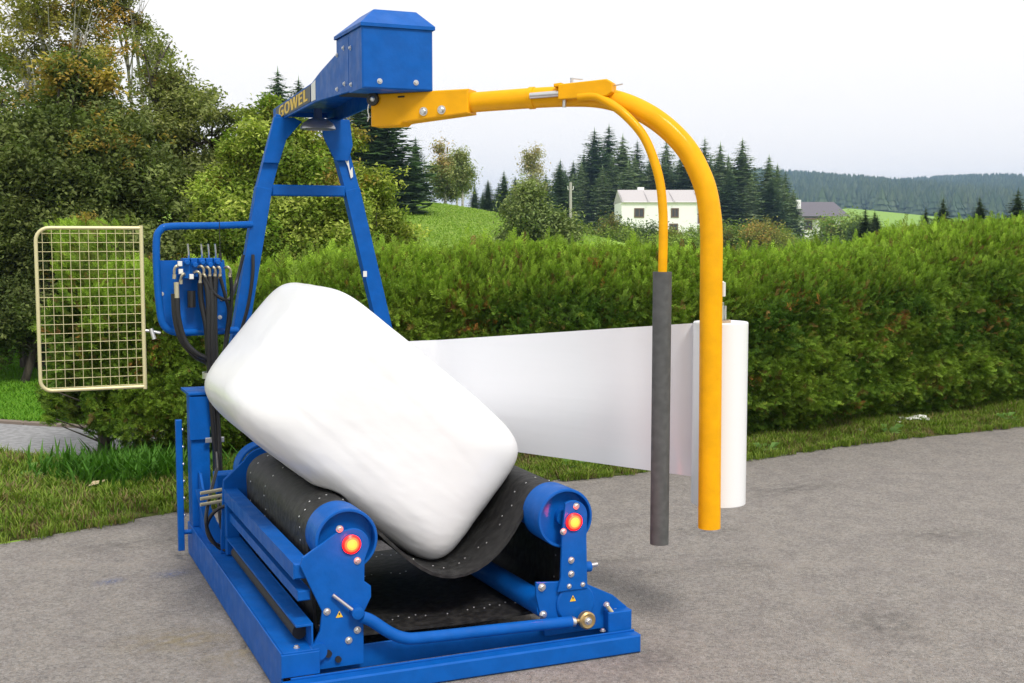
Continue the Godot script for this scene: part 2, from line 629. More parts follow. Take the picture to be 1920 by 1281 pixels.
# blobs: [x, d, y, radius, squash, density, colour choice]; a leafy tree whose crown fills those blobs
func leafy_tree(called: String, label: String, category: String, foot: Vector3, blobs: Array, trunk_r: float, leaf: Mesh, clump: float, palette: Array, seed_: int, bark: Material, group := "", air := 0.25) -> Node3D:
	var r := RandomNumberGenerator.new()
	r.seed = seed_
	var t := thing(called, label, category, foot, 0.0, group)
	var n := FastNoiseLite.new()
	n.seed = seed_
	n.frequency = 0.9 / maxf(clump * 4.0, 0.3)
	n.fractal_octaves = 2
	var xs := []
	var cs := []
	var st := start()
	var top := Vector3.ZERO
	for b in blobs:
		top += Vector3(b[0], b[2], -b[1]) - foot
	top /= blobs.size()
	var fork := Vector3(top.x * 0.35, maxf(top.y * 0.4, 0.2), top.z * 0.35)
	tube(st, curve([Vector3(0, -0.1, 0), fork * 0.5 + Vector3(r.randf_range(-0.05, 0.05), 0, 0.03), fork], 3), trunk_r, 8, 0.75)
	for b in blobs:
		var c := Vector3(b[0], b[2], -b[1]) - foot
		var rad: float = b[3]
		var limb := curve([fork, fork.lerp(c, 0.5) + Vector3(r.randf_range(-0.2, 0.2), -0.1, r.randf_range(-0.2, 0.2)) * rad, c], 4)
		tube(st, limb, trunk_r * 0.6, 6, 0.4, false)
		for j in 9:
			var dir := Vector3(r.randfn(), r.randfn() * 0.7 + 0.5, r.randfn()).normalized() * rad * r.randf_range(0.7, 1.02)
			var from: Vector3 = limb[4 + r.randi() % (limb.size() - 4)]
			tube(st, [from, from.lerp(c + dir, 0.55) + Vector3(0, 0.04 * rad, 0), c + dir], trunk_r * 0.2, 4, 0.2, false)
		var count := int(b[5])
		var subs := 10 + int(count / 40.0)
		var per := int(count * 1.15 / subs)
		for q in subs:
			var v := Vector3(r.randfn(), r.randfn(), r.randfn()).normalized() * pow(r.randf(), 0.4)
			var sub := c + Vector3(v.x * rad, v.y * rad * b[4], v.z * rad)
			var size := rad * r.randf_range(0.14, 0.34)
			var e := n.get_noise_3dv(sub + foot) * 0.5 + 0.5
			if e < air:
				continue
			var hue := r.randf_range(0.15, 0.85)
			var autumn: bool = b.size() > 6 and r.randf() < b[6]
			var tone := r.randf_range(0.75, 1.3)
			tube(st, [limb[limb.size() - 1].lerp(sub, 0.15), sub], trunk_r * 0.14, 4, 0.3, false)
			for k in per:
				var p := sub + Vector3(r.randfn() * size, r.randfn() * size * 0.62, r.randfn() * size)
				var s := clump * r.randf_range(0.65, 1.35)
				xs.append(Transform3D(Basis.from_euler(Vector3(r.randf_range(-0.5, 0.5), r.randf_range(0, TAU), r.randf_range(-0.5, 0.5))).scaled(Vector3(s, s, s)), p))
				var c0: Color = palette[0]
				var c1: Color = palette[1]
				var col := c0.lerp(c1, clampf(hue + r.randf_range(-0.35, 0.35), 0, 1))
				if autumn and r.randf() < 0.85:
					col = palette[2].lerp(palette[3], r.randf())
				cs.append(col * tone * r.randf_range(0.8, 1.25))
	part(t, "trunk", done(st), bark)
	scatter(t, "crown", leaf, M.leaf, xs, cs)
	return t

# ---------------------------------------------------------------- the bale
const BALE_AT := Vector3(-0.205, 0.846, -0.2)      # across, up, away
const BALE_HALF := Vector3(0.558, 0.336, 0.5)
const BALE_ROLL := -0.697
const BALE_E1 := 0.36
const BALE_E2 := 0.31
const ROLLER_LEFT := Vector2(-0.468, 0.525)
const ROLLER_RIGHT := Vector2(0.388, 0.525)

func bale_field(p: Vector3) -> float:      # p in bale axes; below one is inside
	var q := pow(absf(p.x) / BALE_HALF.x, 2.0 / BALE_E2) + pow(absf(p.y) / BALE_HALF.y, 2.0 / BALE_E2)
	return pow(q, BALE_E2 / BALE_E1) + pow(absf(p.z) / BALE_HALF.z, 2.0 / BALE_E1)

func bale_bottom(u: float, w: float) -> float:
	var y := 0.16
	while y < 0.9:
		var x := u - BALE_AT.x
		var v := y - BALE_AT.y
		var p := Vector3(x * cos(BALE_ROLL) + v * sin(BALE_ROLL), -x * sin(BALE_ROLL) + v * cos(BALE_ROLL), w - BALE_AT.z)
		if bale_field(p) < 1.0:
			return y
		y += 0.006
	return 9.0

func build_bale() -> void:
	var foot := Vector3(-0.16, 0.28, -0.2)
	var t := thing("wrapped_bale", "glossy white film-wrapped square bale tilted on the black belt", "bale", place(foot.x, foot.y, foot.z), YAW)
	var n := FastNoiseLite.new()
	n.seed = 4
	n.frequency = 1.0
	n.fractal_octaves = 3
	var st := start()
	st.set_smooth_group(0)
	var div := 56
	for face in 6:
		var grid := []
		for i in div + 1:
			for j in div + 1:
				var a := tan((float(i) / div * 2.0 - 1.0) * PI / 4)
				var b := tan((float(j) / div * 2.0 - 1.0) * PI / 4)
				var d: Vector3
				match face:
					0: d = Vector3(1, a, b)
					1: d = Vector3(-1, b, a)
					2: d = Vector3(b, 1, a)
					3: d = Vector3(a, -1, b)
					4: d = Vector3(a, b, 1)
					5: d = Vector3(b, a, -1)
				d *= BALE_HALF
				var p := d * pow(bale_field(d), -BALE_E1 / 2.0)
				var under := clampf(-p.y * 2.6 + 0.1, 0.0, 1.0) * (1.0 - 0.8 * smoothstep(0.72, 0.95, absf(p.x) / BALE_HALF.x))
				var lump := 0.0045 * n.get_noise_3d(p.x * 1.7, p.y * 2.0, p.z * 1.8) + 0.0022 * n.get_noise_3d(p.x * 5.0, p.y * 5.0 + 9.0, p.z * 5.0)
				var pleat := (0.0008 + 0.0045 * under) * (absf(n.get_noise_3d(p.x * 2.4, p.y * 19.0, p.z * 19.0 + 30.0)) - 0.3)
				# overlapping turns of film round the middle
				var turn := fposmod(p.y * 0.55 + p.z * 0.83 + p.x * 0.06, 0.17) / 0.17
				lump += 0.0022 * smoothstep(0.0, 0.05, turn) * (1.0 - turn) * (1.0 - smoothstep(0.75, 0.95, absf(p.x) / BALE_HALF.x))
				lump *= 1.0 - 0.7 * smoothstep(0.8, 1.0, -p.x / BALE_HALF.x)
				p += p.normalized() * (lump + pleat)
				var q := Vector3(p.x * cos(BALE_ROLL) - p.y * sin(BALE_ROLL), p.x * sin(BALE_ROLL) + p.y * cos(BALE_ROLL), p.z) + BALE_AT
				for c in [ROLLER_LEFT, ROLLER_RIGHT]:
					var away: Vector2 = Vector2(q.x, q.y) - c
					if q.z < 0.34 and away.length() < 0.117:
						away = away.normalized() * 0.117 + c
						q.x = away.x
						q.y = away.y
				grid.append(L(q.x - foot.x, q.y - foot.y, q.z - foot.z))
		for i in div:
			for j in div:
				var k := i * (div + 1) + j
				quad(st, grid[k], grid[k + 1], grid[k + div + 2], grid[k + div + 1])
	part(t, "film_cover", done(st), M.film)

# ---------------------------------------------------------------- the bale wrapper
var bolt_mesh: Mesh
func bolt(parent: Node, at: Vector3, d: Vector3, size := 1.0, called := "bolt") -> void:
	var o := part(parent, called, bolt_mesh, M.steel, facing(at, d))
	o.scale = Vector3(size, size, size) * 0.85

const TO_CAMERA := Vector3(0, 0, 1)
func plate_uy(w: float) -> Transform3D:
	return Transform3D(Basis(), Vector3(0, 0, -w))
func plate_wy(u: float) -> Transform3D:
	return Transform3D(Basis(Vector3(0, 0, -1), Vector3(0, 1, 0), Vector3(1, 0, 0)), Vector3(u, 0, 0))
func plate_uw(y: float) -> Transform3D:
	return Transform3D(Basis(Vector3(1, 0, 0), Vector3(0, 0, -1), Vector3(0, 1, 0)), Vector3(0, y, 0))

func disc_outline(c: Vector2, r: float, from: float, to: float, n := 14) -> Array:
	var out := []
	for i in n + 1:
		var a := deg_to_rad(lerpf(from, to, float(i) / n))
		out.append(c + Vector2(cos(a), sin(a)) * r)
	return out

func belt_path() -> Array:
	var p := []
	p.append_array(disc_outline(ROLLER_LEFT, 0.101, 180, 48, 12))
	p.append_array([Vector2(-0.345, 0.548), Vector2(-0.29, 0.487), Vector2(-0.24, 0.436), Vector2(-0.19, 0.389), Vector2(-0.145, 0.35), Vector2(-0.1, 0.322), Vector2(-0.055, 0.306), Vector2(-0.01, 0.3), Vector2(0.035, 0.303), Vector2(0.08, 0.317), Vector2(0.125, 0.342), Vector2(0.165, 0.374), Vector2(0.205, 0.415), Vector2(0.24, 0.462), Vector2(0.27, 0.51), Vector2(0.295, 0.555)])
	p.append_array(disc_outline(ROLLER_RIGHT, 0.101, 138, 0, 12))
	p.append(Vector2(0.488, 0.4))
	p.append(Vector2(0.478, 0.3))
	p.append_array(disc_outline(Vector2(0.395, 0.205), 0.075, 0, -90, 8))
	p.append_array([Vector2(0.2, 0.126), Vector2(0.0, 0.122), Vector2(-0.2, 0.126)])
	p.append_array(disc_outline(Vector2(-0.475, 0.205), 0.075, -90, -180, 8))
	p.append(Vector2(-0.555, 0.3))
	p.append(Vector2(-0.565, 0.42))
	return p

func belt_point(path: Array, i: int, w: float) -> Vector2:
	var p: Vector2 = path[i]
	if i > 12 and i < 29:
		var y := bale_bottom(p.x, w) - 0.012
		p.y = minf(p.y, y)
	return p

func build_belt(t: Node3D) -> void:
	var path := belt_path()
	var n := path.size()
	var cols := 26
	var w0 := -0.81
	var w1 := 0.32
	var outer := []
	var inner := []
	for j in cols + 1:
		var w := lerpf(w0, w1, float(j) / cols)
		var ring := []
		for i in n:
			ring.append(belt_point(path, i, w))
		for pass_ in 2:      # ease the sag so that the sheet stays smooth
			var soft := ring.duplicate()
			for i in range(13, 29):
				soft[i] = ring[i] * 0.5 + (ring[i - 1] + ring[i + 1]) * 0.25
				soft[i].y = minf(soft[i].y, ring[i].y + 0.004)
			ring = soft
		var ro := PackedVector3Array()
		var ri := PackedVector3Array()
		for i in n:
			var d: Vector2 = (ring[(i + 1) % n] - ring[(i + n - 1) % n]).normalized()
			var out := Vector2(-d.y, d.x) * 0.006
			var edge := 0.004 * sin(i * 0.7) if j == 0 or j == cols else 0.0
			ro.append(L(ring[i].x + out.x, ring[i].y + out.y, w + edge))
			ri.append(L(ring[i].x - out.x, ring[i].y - out.y, w + edge))
		outer.append(ro)
		inner.append(ri)
	var st := start()
	st.set_smooth_group(0)
	for j in cols:
		for i in n:
			var k := (i + 1) % n
			quad(st, outer[j][i], outer[j][k], outer[j + 1][k], outer[j + 1][i])
	st.set_smooth_group(1)
	for j in cols:
		for i in n:
			var k := (i + 1) % n
			quad(st, inner[j][k], inner[j][i], inner[j + 1][i], inner[j + 1][k])
	st.set_smooth_group(-1)
	for i in n:
		var k := (i + 1) % n
		quad(st, outer[0][k], outer[0][i], inner[0][i], inner[0][k])
		quad(st, outer[cols][i], outer[cols][k], inner[cols][k], inner[cols][i])
	var belt := part(t, "belt", done(st), M.rubber)
	# steel fasteners in double rows along the belt's travel
	var staple := start()
	lathe(staple, [Vector2(0.0042, 0), Vector2(0.0034, 0.0026), Vector2(0.0, 0.0033)], 8)
	var head := done(staple)
	for row in [-0.68, -0.06, 0.22]:
		var j := clampi(int(round((row - w0) / (w1 - w0) * cols)), 1, cols - 1)
		var along := 0.0
		var next := 0.0
		var count := 0
		for i in n:
			var k := (i + 1) % n
			var a: Vector3 = outer[j][i]
			var b: Vector3 = outer[j][k]
			var a2: Vector3 = inner[j][i]
			var seg := a.distance_to(b)
			while next < along + seg and count < 95:
				var f := (next - along) / seg
				var nrm := (a - a2).normalized()
				var side := 0.012 if count % 2 == 0 else -0.012
				var at := a.lerp(b, f) + Vector3(0, 0, side)
				at += Vector3(0, 0, rng.randf_range(-0.006, 0.006))
				if rng.randf() < 0.7:
					part(belt, "rivet", head, M.steel, facing(at - nrm * 0.001, nrm))
				if rng.randf() < 0.25:
					next += 0.02
				elif i > 44 or (i >= 38 and i <= 46) or i < 3:
					part(belt, "rivet", head, M.steel, facing(at - nrm * 0.0115, -nrm))
				next += 0.034
				count += 1
			along += seg

func build_roller(t: Node3D, c: Vector2) -> void:
	var st := start()
	lathe(st, [Vector2(0, -0.34), Vector2(0.09, -0.34), Vector2(0.09, 0.8)], 40, facing(L(c.x, c.y, 0), TO_CAMERA))
	var r := part(t, "roller", done(st), M.blue)
	st = start()
	lathe(st, [Vector2(0.088, 0.795), Vector2(0.112, 0.8), Vector2(0.114, 0.948), Vector2(0.111, 0.953), Vector2(0.104, 0.953), Vector2(0.102, 0.948), Vector2(0.101, 0.915), Vector2(0.03, 0.912), Vector2(0.03, 0.94), Vector2(0.0, 0.94)], 48, facing(L(c.x, c.y, 0), TO_CAMERA))
	part(r, "end_cap", done(st), M.blue)
	st = start()
	lathe(st, [Vector2(0.0, -0.42), Vector2(0.028, -0.42), Vector2(0.028, -0.33)], 20, facing(L(c.x, c.y, 0), TO_CAMERA))
	part(r, "axle", done(st), M.steel)

func build_lamp(t: Node3D, at: Vector3) -> void:
	var st := start()
	lathe(st, [Vector2(0.034, 0), Vector2(0.034, 0.008), Vector2(0.027, 0.012)], 32, facing(at, TO_CAMERA))
	var bezel := part(t, "marker_lamp", done(st), M.lamp_red)
	var rings := [[0.0275, 0.0195, 0.0095, 0.0137, M.lamp_orange], [0.0193, 0.0115, 0.0138, 0.0155, M.lamp_amber], [0.0113, 0.0, 0.0156, 0.0166, M.lamp_core]]
	for q in rings:
		st = start()
		lathe(st, [Vector2(q[0], q[2]), Vector2((q[0] + q[1]) / 2, (q[2] + q[3]) / 2 + 0.0006), Vector2(q[1], q[3])], 28, facing(at, TO_CAMERA), true)
		part(bezel, "lamp_lens", done(st), q[4])
	var l := OmniLight3D.new()
	l.name = "lamp_light"
	l.light_color = Color(1.0, 0.16, 0.12)
	l.light_energy = 0.016
	l.light_size = 0.025
	l.omni_range = 2.0
	l.omni_attenuation = 2.0
	l.shadow_enabled = true
	l.position = at + TO_CAMERA * 0.05
	bezel.add_child(l, true)

func build_base(t: Node3D) -> void:
	var st := start()
	prism(st, [Vector2(-1.0, 0.004), Vector2(1.12, 0.004), Vector2(1.12, 0.165), Vector2(-1.0, 0.165)], 0.008, 0.002, plate_wy(-0.716))
	box(st, L(-0.712, 0.157, -1.0), L(-0.585, 0.165, 1.12), 0.002)
	box(st, L(-0.593, 0.06, -1.0), L(-0.585, 0.157, 1.12), 0.002)
	var b := part(t, "base_frame", done(st), M.blue)
	st = start()
	box(st, L(-0.72, 0.003, -1.07), L(0.655, 0.072, -1.012), 0.006)
	box(st, L(-0.69, 0.072, -1.02), L(0.652, 0.079, -1.012), 0.002)
	part(b, "front_rail", done(st), M.blue)
	st = start()
	box(st, L(-0.72, 0.079, -1.010), L(-0.585, 0.160, -1.0), 0.003)
	part(b, "corner_plate", done(st), M.blue)
	st = start()
	box(st, L(-0.58, 0.05, -0.935), L(0.62, 0.135, -0.925), 0.003)
	box(st, L(-0.58, 0.05, -0.925), L(0.62, 0.058, -0.87), 0.002)
	part(b, "cross_member", done(st), M.blue)
	st = start()
	box(st, L(0.55, 0.004, -1.0), L(0.652, 0.15, 1.1), 0.004)
	part(b, "side_rail", done(st), M.blue)
	st = start()
	box(st, L(-0.58, 0.02, 0.98), L(0.55, 0.14, 1.09), 0.004)
	part(b, "rear_rail", done(st), M.blue)
	# tables that carry the rollers
	st = start()
	box(st, L(-0.66, 0.405, -0.955), L(-0.6, 0.462, 0.46), 0.006)
	var f := part(t, "roller_frame", done(st), M.blue)
	st = start()
	box(st, L(-0.645, 0.325, -0.95), L(-0.6, 0.362, 0.42), 0.004)
	part(f, "lower_bar", done(st), M.blue)
	st = start()
	prism(st, [Vector2(-0.66, 0.25), Vector2(-0.6, 0.25), Vector2(-0.6, 0.165), Vector2(-0.607, 0.165), Vector2(-0.607, 0.242), Vector2(-0.66, 0.242)], 1.44, 0.001, plate_uy(-0.26))
	part(f, "angle_bar", done(st), M.blue)
	st = start()
	tube(st, [L(-0.63, 0.2, -0.9), L(-0.63, 0.2, 0.28)], 0.026, 16)
	part(f, "idler_shaft", done(st), M.dark)
	# brackets at the far end
	st = start()
	prism(st, [Vector2(-0.68, 0.165), Vector2(-0.36, 0.165), Vector2(-0.36, 0.5)] + disc_outline(ROLLER_LEFT, 0.115, -10, 150) + [Vector2(-0.66, 0.5)], 0.02, 0.003, plate_uy(0.42))
	part(f, "end_bracket", done(st), M.blue)
	st = start()
	prism(st, [Vector2(0.28, 0.165), Vector2(0.6, 0.165), Vector2(0.56, 0.46)] + disc_outline(ROLLER_RIGHT, 0.115, 0, 190), 0.02, 0.003, plate_uy(0.42))
	part(f, "end_bracket", done(st), M.blue)
	st = start()
	box(st, L(-0.66, 0.17, 0.36), L(-0.6, 0.40, 0.405), 0.004)
	part(f, "end_bracket", done(st), M.blue)
	st = start()
	prism(st, disc_outline(ROLLER_LEFT, 0.128, 40, 190, 18) + disc_outline(ROLLER_LEFT, 0.118, 190, 40, 18), 0.10, 0.001, plate_uy(0.475))
	part(f, "roller_guard", done(st), M.blue)
	st = start()
	box(st, L(-0.64, 0.375, 0.72), L(-0.47, 0.468, 0.82), 0.005)
	part(f, "cross_beam", done(st), M.blue)
	# the inner blue cross tubes under the belt
	st = start()
	tube(st, [L(0.315, 0.185, -0.95), L(0.25, 0.19, 0.38)], 0.046, 24)
	part(f, "frame_tube", done(st), M.blue)
	st = start()
	tube(st, [L(-0.40, 0.44, -0.2), L(0.3, 0.40, -0.1)], 0.02, 12)
	part(f, "stay_tube", done(st), M.blue)

	# left front plate
	st = start()
	var left := [Vector2(-0.602, 0.079), Vector2(-0.417, 0.079), Vector2(-0.417, 0.262), Vector2(-0.388, 0.318), Vector2(-0.388, 0.358), Vector2(-0.412, 0.378), Vector2(-0.41, 0.455)]
	left.append_array(disc_outline(Vector2(-0.455, 0.51), 0.062, -30, 110, 12))
	left.append_array([Vector2(-0.505, 0.565), Vector2(-0.632, 0.485), Vector2(-0.64, 0.455), Vector2(-0.565, 0.285), Vector2(-0.575, 0.215), Vector2(-0.602, 0.165)])
	prism(st, left, 0.014, 0.002, plate_uy(-0.968))
	var p := part(t, "left_end_plate", done(st), M.blue)
	for q in [Vector2(-0.5, 0.575), Vector2(-0.437, 0.455), Vector2(-0.472, 0.172)]:
		bolt(p, L(q.x, q.y, -0.975), TO_CAMERA, 1.0)
	for q in [Vector2(-0.549, 0.285), Vector2(-0.44, 0.205)]:
		bolt(p, L(q.x, q.y, -0.975), TO_CAMERA, 1.0)
	st = start()
	tube(st, [L(-0.53, 0.345, -0.985), L(-0.46, 0.285, -1.0)], 0.006, 8)
	part(p, "locking_pin", done(st), M.steel)
	st = start()
	lathe(st, [Vector2(0, -0.02), Vector2(0.022, -0.02), Vector2(0.022, 0.03), Vector2(0.012, 0.032), Vector2(0.0, 0.032)], 18, facing(L(-0.447, 0.277, -0.985), TO_CAMERA))
	lathe(st, [Vector2(0, -0.02), Vector2(0.03, -0.02), Vector2(0.03, 0.012), Vector2(0.0, 0.012)], 18, facing(L(-0.585, 0.15, -0.985), TO_CAMERA))
	part(p, "pivot_boss", done(st), M.blue)
	st = start()
	lathe(st, [Vector2(0, -0.01), Vector2(0.013, -0.01), Vector2(0.013, 0.006), Vector2(0.0, 0.006)], 14, facing(L(-0.548, 0.135, -0.98), TO_CAMERA))
	lathe(st, [Vector2(0, -0.01), Vector2(0.011, -0.01), Vector2(0.011, 0.006), Vector2(0.0, 0.006)], 14, facing(L(-0.512, 0.11, -0.98), TO_CAMERA))
	part(p, "hole_plug", done(st), M.dark)
	sticker(p, L(-0.505, 0.27, -0.9765))
	build_lamp(t, L(-0.459, 0.517, -0.975))

	# right front plate: upright arm and its splayed foot
	st = start()
	var arm := [Vector2(0.345, 0.25), Vector2(0.47, 0.25), Vector2(0.465, 0.45)]
	arm.append_array(disc_outline(Vector2(0.406, 0.535), 0.062, -10, 120, 12))
	arm.append_array([Vector2(0.362, 0.47), Vector2(0.358, 0.3)])
	prism(st, arm, 0.014, 0.002, plate_uy(-0.97))
	p = part(t, "right_end_plate", done(st), M.blue)
	for q in [Vector2(0.42, 0.575), Vector2(0.366, 0.482), Vector2(0.4, 0.368), Vector2(0.4, 0.315), Vector2(0.392, 0.268), Vector2(0.45, 0.268)]:
		bolt(p, L(q.x, q.y, -0.977), TO_CAMERA, 1.0 if q.y > 0.3 else 0.75)
	st = start()
	prism(st, [Vector2(0.30, 0.079), Vector2(0.65, 0.079), Vector2(0.65, 0.153), Vector2(0.59, 0.205), Vector2(0.475, 0.262), Vector2(0.44, 0.285), Vector2(0.345, 0.285), Vector2(0.262, 0.292), Vector2(0.262, 0.24)], 0.014, 0.002, plate_uy(-0.953))
	var foot := part(p, "foot_plate", done(st), M.blue)
	for q in [Vector2(0.285, 0.272), Vector2(0.29, 0.165)]:
		bolt(p, L(q.x, q.y, -0.961), TO_CAMERA, 1.2)
	st = start()
	lathe(st, [Vector2(0.08, -0.01), Vector2(0.08, 0.008), Vector2(0.074, 0.013), Vector2(0.0, 0.013)], 28, facing(L(0.425, 0.195, -0.958), TO_CAMERA))
	part(p, "bearing_disc", done(st), M.blue)
	sticker(p, L(0.41, 0.217, -0.973))
	st = start()
	tube(st, [L(0.45, 0.325, -0.94), L(0.53, 0.33, -0.94)], 0.008, 10)
	part(p, "locking_pin", done(st), M.steel)
	st = start()
	tube(st, [L(0.46, 0.327, -0.95), L(0.495, 0.327, -0.95)], 0.02, 14)
	part(p, "pin_boss", done(st), M.blue)
	st = start()
	tube(st, [L(0.548, 0.178, -0.985), L(0.612, 0.09, -0.99)], 0.008, 10)
	part(p, "lynch_bar", done(st), M.chromate)
	bolt(p, L(0.548, 0.18, -0.985), Vector3(-0.4, 0.8, 0.3), 0.9)
	build_lamp(t, L(0.409, 0.516, -0.977))

	# tie rod across the front
	st = start()
	tube(st, curve([L(-0.43, 0.258, -1.0), L(-0.395, 0.24, -1.0), L(-0.33, 0.19, -1.0), L(-0.275, 0.162, -1.0), L(-0.2, 0.153, -1.0), L(0.1, 0.145, -1.0), L(0.39, 0.137, -1.0)], 5), 0.0215, 18)
	p = part(t, "tie_rod", done(st), M.blue)
	st = start()
	tube(st, [L(0.387, 0.137, -1.0), L(0.405, 0.1365, -1.0)], 0.019, 6)
	part(p, "lock_nut", done(st), M.steel)
	st = start()
	tube(st, [L(0.40, 0.137, -1.0), L(0.45, 0.135, -1.0)], 0.009, 10)
	lathe(st, [Vector2(0.0, -0.016), Vector2(0.028, -0.016), Vector2(0.034, -0.01), Vector2(0.034, 0.01), Vector2(0.028, 0.016), Vector2(0.017, 0.014), Vector2(0.0, 0.014)], 24, facing(L(0.455, 0.135, -1.0), TO_CAMERA))
	part(p, "ball_joint", done(st), M.brass)
	bolt(p, L(0.455, 0.135, -1.014), TO_CAMERA, 1.2)
	for q in [L(-0.655, 0.165, -0.96), L(-0.635, 0.165, 0.46), L(0.6, 0.15, -0.95), L(0.53, 0.08, -0.99)]:
		bolt(b, q, Vector3.UP, 0.9)
	for k in 4:
		bolt(b, L(-0.60, 0.29 + 0.02 * (k % 2), 0.36 - 0.12 * k), Vector3(-1, 0.3, 0.2), 0.7)

func sticker(parent: Node, at: Vector3) -> void:
	var st := start()
	prism(st, [Vector2(-0.013, -0.011), Vector2(0.013, -0.011), Vector2(0, 0.013)], 0.001, 0.0002, Transform3D(Basis(), at))
	var s := part(parent, "warning_sticker", done(st), M.sticker_yellow)
	st = start()
	prism(st, [Vector2(-0.002, -0.002), Vector2(0.002, -0.002), Vector2(0.0025, 0.006), Vector2(-0.0025, 0.006)], 0.001, 0.0002, Transform3D(Basis(), at + TO_CAMERA * 0.0008))
	part(s, "warning_mark", done(st), M.sticker_dark)

func build_mast(t: Node3D) -> void:
	var st := start()
	# box post with its flared head, and the narrow bar beside it
	box(st, L(-0.715, 0.165, 0.98), L(-0.625, 0.82, 1.1), 0.005)
	var post := part(t, "left_post", done(st), M.blue)
	st = start()
	prism(st, [Vector2(-0.722, 0.812), Vector2(-0.42, 0.812), Vector2(-0.42, 0.776), Vector2(-0.56, 0.74), Vector2(-0.625, 0.66), Vector2(-0.625, 0.60), Vector2(-0.722, 0.60)], 0.014, 0.002, plate_uy(0.97))
	box(st, L(-0.725, 0.82, 0.96), L(-0.42, 0.832, 1.22), 0.002)
	box(st, L(-0.70, 0.79, 1.10), L(-0.44, 0.82, 1.21), 0.002)
	part(post, "head_bracket", done(st), M.blue)
	st = start()
	prism(st, [Vector2(-0.745, 0.43), Vector2(-0.71, 0.43), Vector2(-0.635, 0.19), Vector2(-0.635, 0.167), Vector2(-0.70, 0.167)], 0.012, 0.002, Transform3D(Basis(Vector3.RIGHT, -0.45), L(0, 0, 0.48)) * Transform3D(Basis(), Vector3(0, 0.03, 0)))
	prism(st, [Vector2(0.98, 0.165), Vector2(0.98, 0.44), Vector2(0.93, 0.44), Vector2(0.62, 0.165)], 0.012, 0.002, plate_wy(-0.68))
	part(post, "gusset", done(st), M.blue)
	st = start()
	box(st, L(-0.785, 0.05, 0.985), L(-0.755, 0.70, 1.015), 0.004)
	tube(st, [L(-0.76, 0.14, 1.0), L(-0.71, 0.14, 1.0)], 0.012, 8)
	var leg := part(t, "support_leg", done(st), M.blue)
	for k in 7:
		bolt(leg, L(-0.752, 0.14 + k * 0.085, 1.0), Vector3(0.6, 0, 1), 0.6)
	st = start()
	box(st, L(0.46, 0.14, 0.98), L(0.55, 0.82, 1.1), 0.005)
	prism(st, [Vector2(0.556, 0.832), Vector2(0.3, 0.832), Vector2(0.3, 0.78), Vector2(0.46, 0.66), Vector2(0.46, 0.6), Vector2(0.556, 0.6)], 0.014, 0.002, plate_uy(0.97))
	box(st, L(0.3, 0.835, 0.96), L(0.56, 0.845, 1.22), 0.002)
	part(t, "right_post", done(st), M.blue)
	# A-shaped mast
	for s in 2:
		var pts: Array = [[L(-0.485, 0.832, 1.16), L(-0.303, 1.83, 1.16), L(-0.195, 2.2, 1.18)], [L(0.385, 0.845, 1.16), L(0.157, 1.83, 1.16), L(0.062, 2.2, 1.18)]][s]
		st = start()
		beam(st, pts[0], pts[1] + (pts[1] - pts[0]).normalized() * 0.01, 0.079, 0.066, Vector3.RIGHT, 0.006)
		beam(st, pts[1] - (pts[2] - pts[1]).normalized() * 0.01, pts[2], 0.075, 0.062, Vector3.RIGHT, 0.006)
		var l := part(t, "mast_leg", done(st), M.blue)
		st = start()
		if s == 0:
			prism(st, [Vector2(-0.25, 2.19), Vector2(-0.15, 2.19), Vector2(-0.11, 2.17), Vector2(-0.19, 2.08), Vector2(-0.23, 1.96), Vector2(-0.31, 1.96)], 0.012, 0.002, plate_uy(1.115))
		else:
			prism(st, [Vector2(-0.01, 2.19), Vector2(0.14, 2.19), Vector2(0.155, 2.06), Vector2(0.13, 1.98), Vector2(0.06, 1.98), Vector2(-0.0, 2.1)], 0.012, 0.002, plate_uy(1.115))
		part(l, "corner_gusset", done(st), M.blue)
		if s == 1:
			st = start()
			prism(st, [Vector2(0.112, 1.99), Vector2(0.13, 2.02), Vector2(0.142, 1.93), Vector2(0.155, 1.95), Vector2(0.158, 1.90), Vector2(0.146, 1.89), Vector2(0.132, 1.95)], 0.001, 0.0002, plate_uy(1.1215))
			part(l, "paint_chip", done(st), M.white_plastic)
			st = start()
			box(st, L(0.207, 1.38, 1.122), L(0.227, 1.41, 1.124), 0.0005)
			part(l, "reflector", done(st), M.white_plastic)
	st = start()
	box(st, L(-0.262, 1.797, 1.125), L(0.118, 1.853, 1.19), 0.006)
	part(t, "mast_crossbar", done(st), M.blue)

	# boom: two cheek plates, open underneath, and a top sheet
	var side := [Vector2(-0.12, 2.188), Vector2(-0.12, 2.425), Vector2(0.09, 2.425), Vector2(0.09, 2.371), Vector2(0.378, 2.327), Vector2(0.527, 2.296), Vector2(1.36, 2.252), Vector2(1.345, 2.178), Vector2(0.433, 2.203)]
	st = start()
	prism(st, side, 0.012, 0.002, plate_wy(-0.196))
	prism(st, side, 0.012, 0.002, plate_wy(0.086))
	for k in 3:
		var a: Vector2 = [Vector2(0.09, 2.369), Vector2(0.378, 2.325), Vector2(0.527, 2.294)][k]
		var c: Vector2 = [Vector2(0.378, 2.325), Vector2(0.527, 2.294), Vector2(1.36, 2.25)][k]
		prism(st, [a, c, c - Vector2(0, 0.01), a - Vector2(0, 0.01)], 0.268, 0.001, plate_wy(-0.055))
	box(st, L(-0.189, 2.215, 1.33), L(0.079, 2.24, 1.34), 0.001)
	var boom := part(t, "boom", done(st), M.blue)
	st = start()
	prism(st, [Vector2(1.26, 2.188), Vector2(1.28, 2.247), Vector2(0.545, 2.287), Vector2(0.545, 2.212)], 0.002, 0.0005, plate_wy(-0.2035))
	var name_plate := part(boom, "name_plate", done(st), M.sticker_dark)
	var txt := TextMesh.new()
	var font := SystemFont.new()
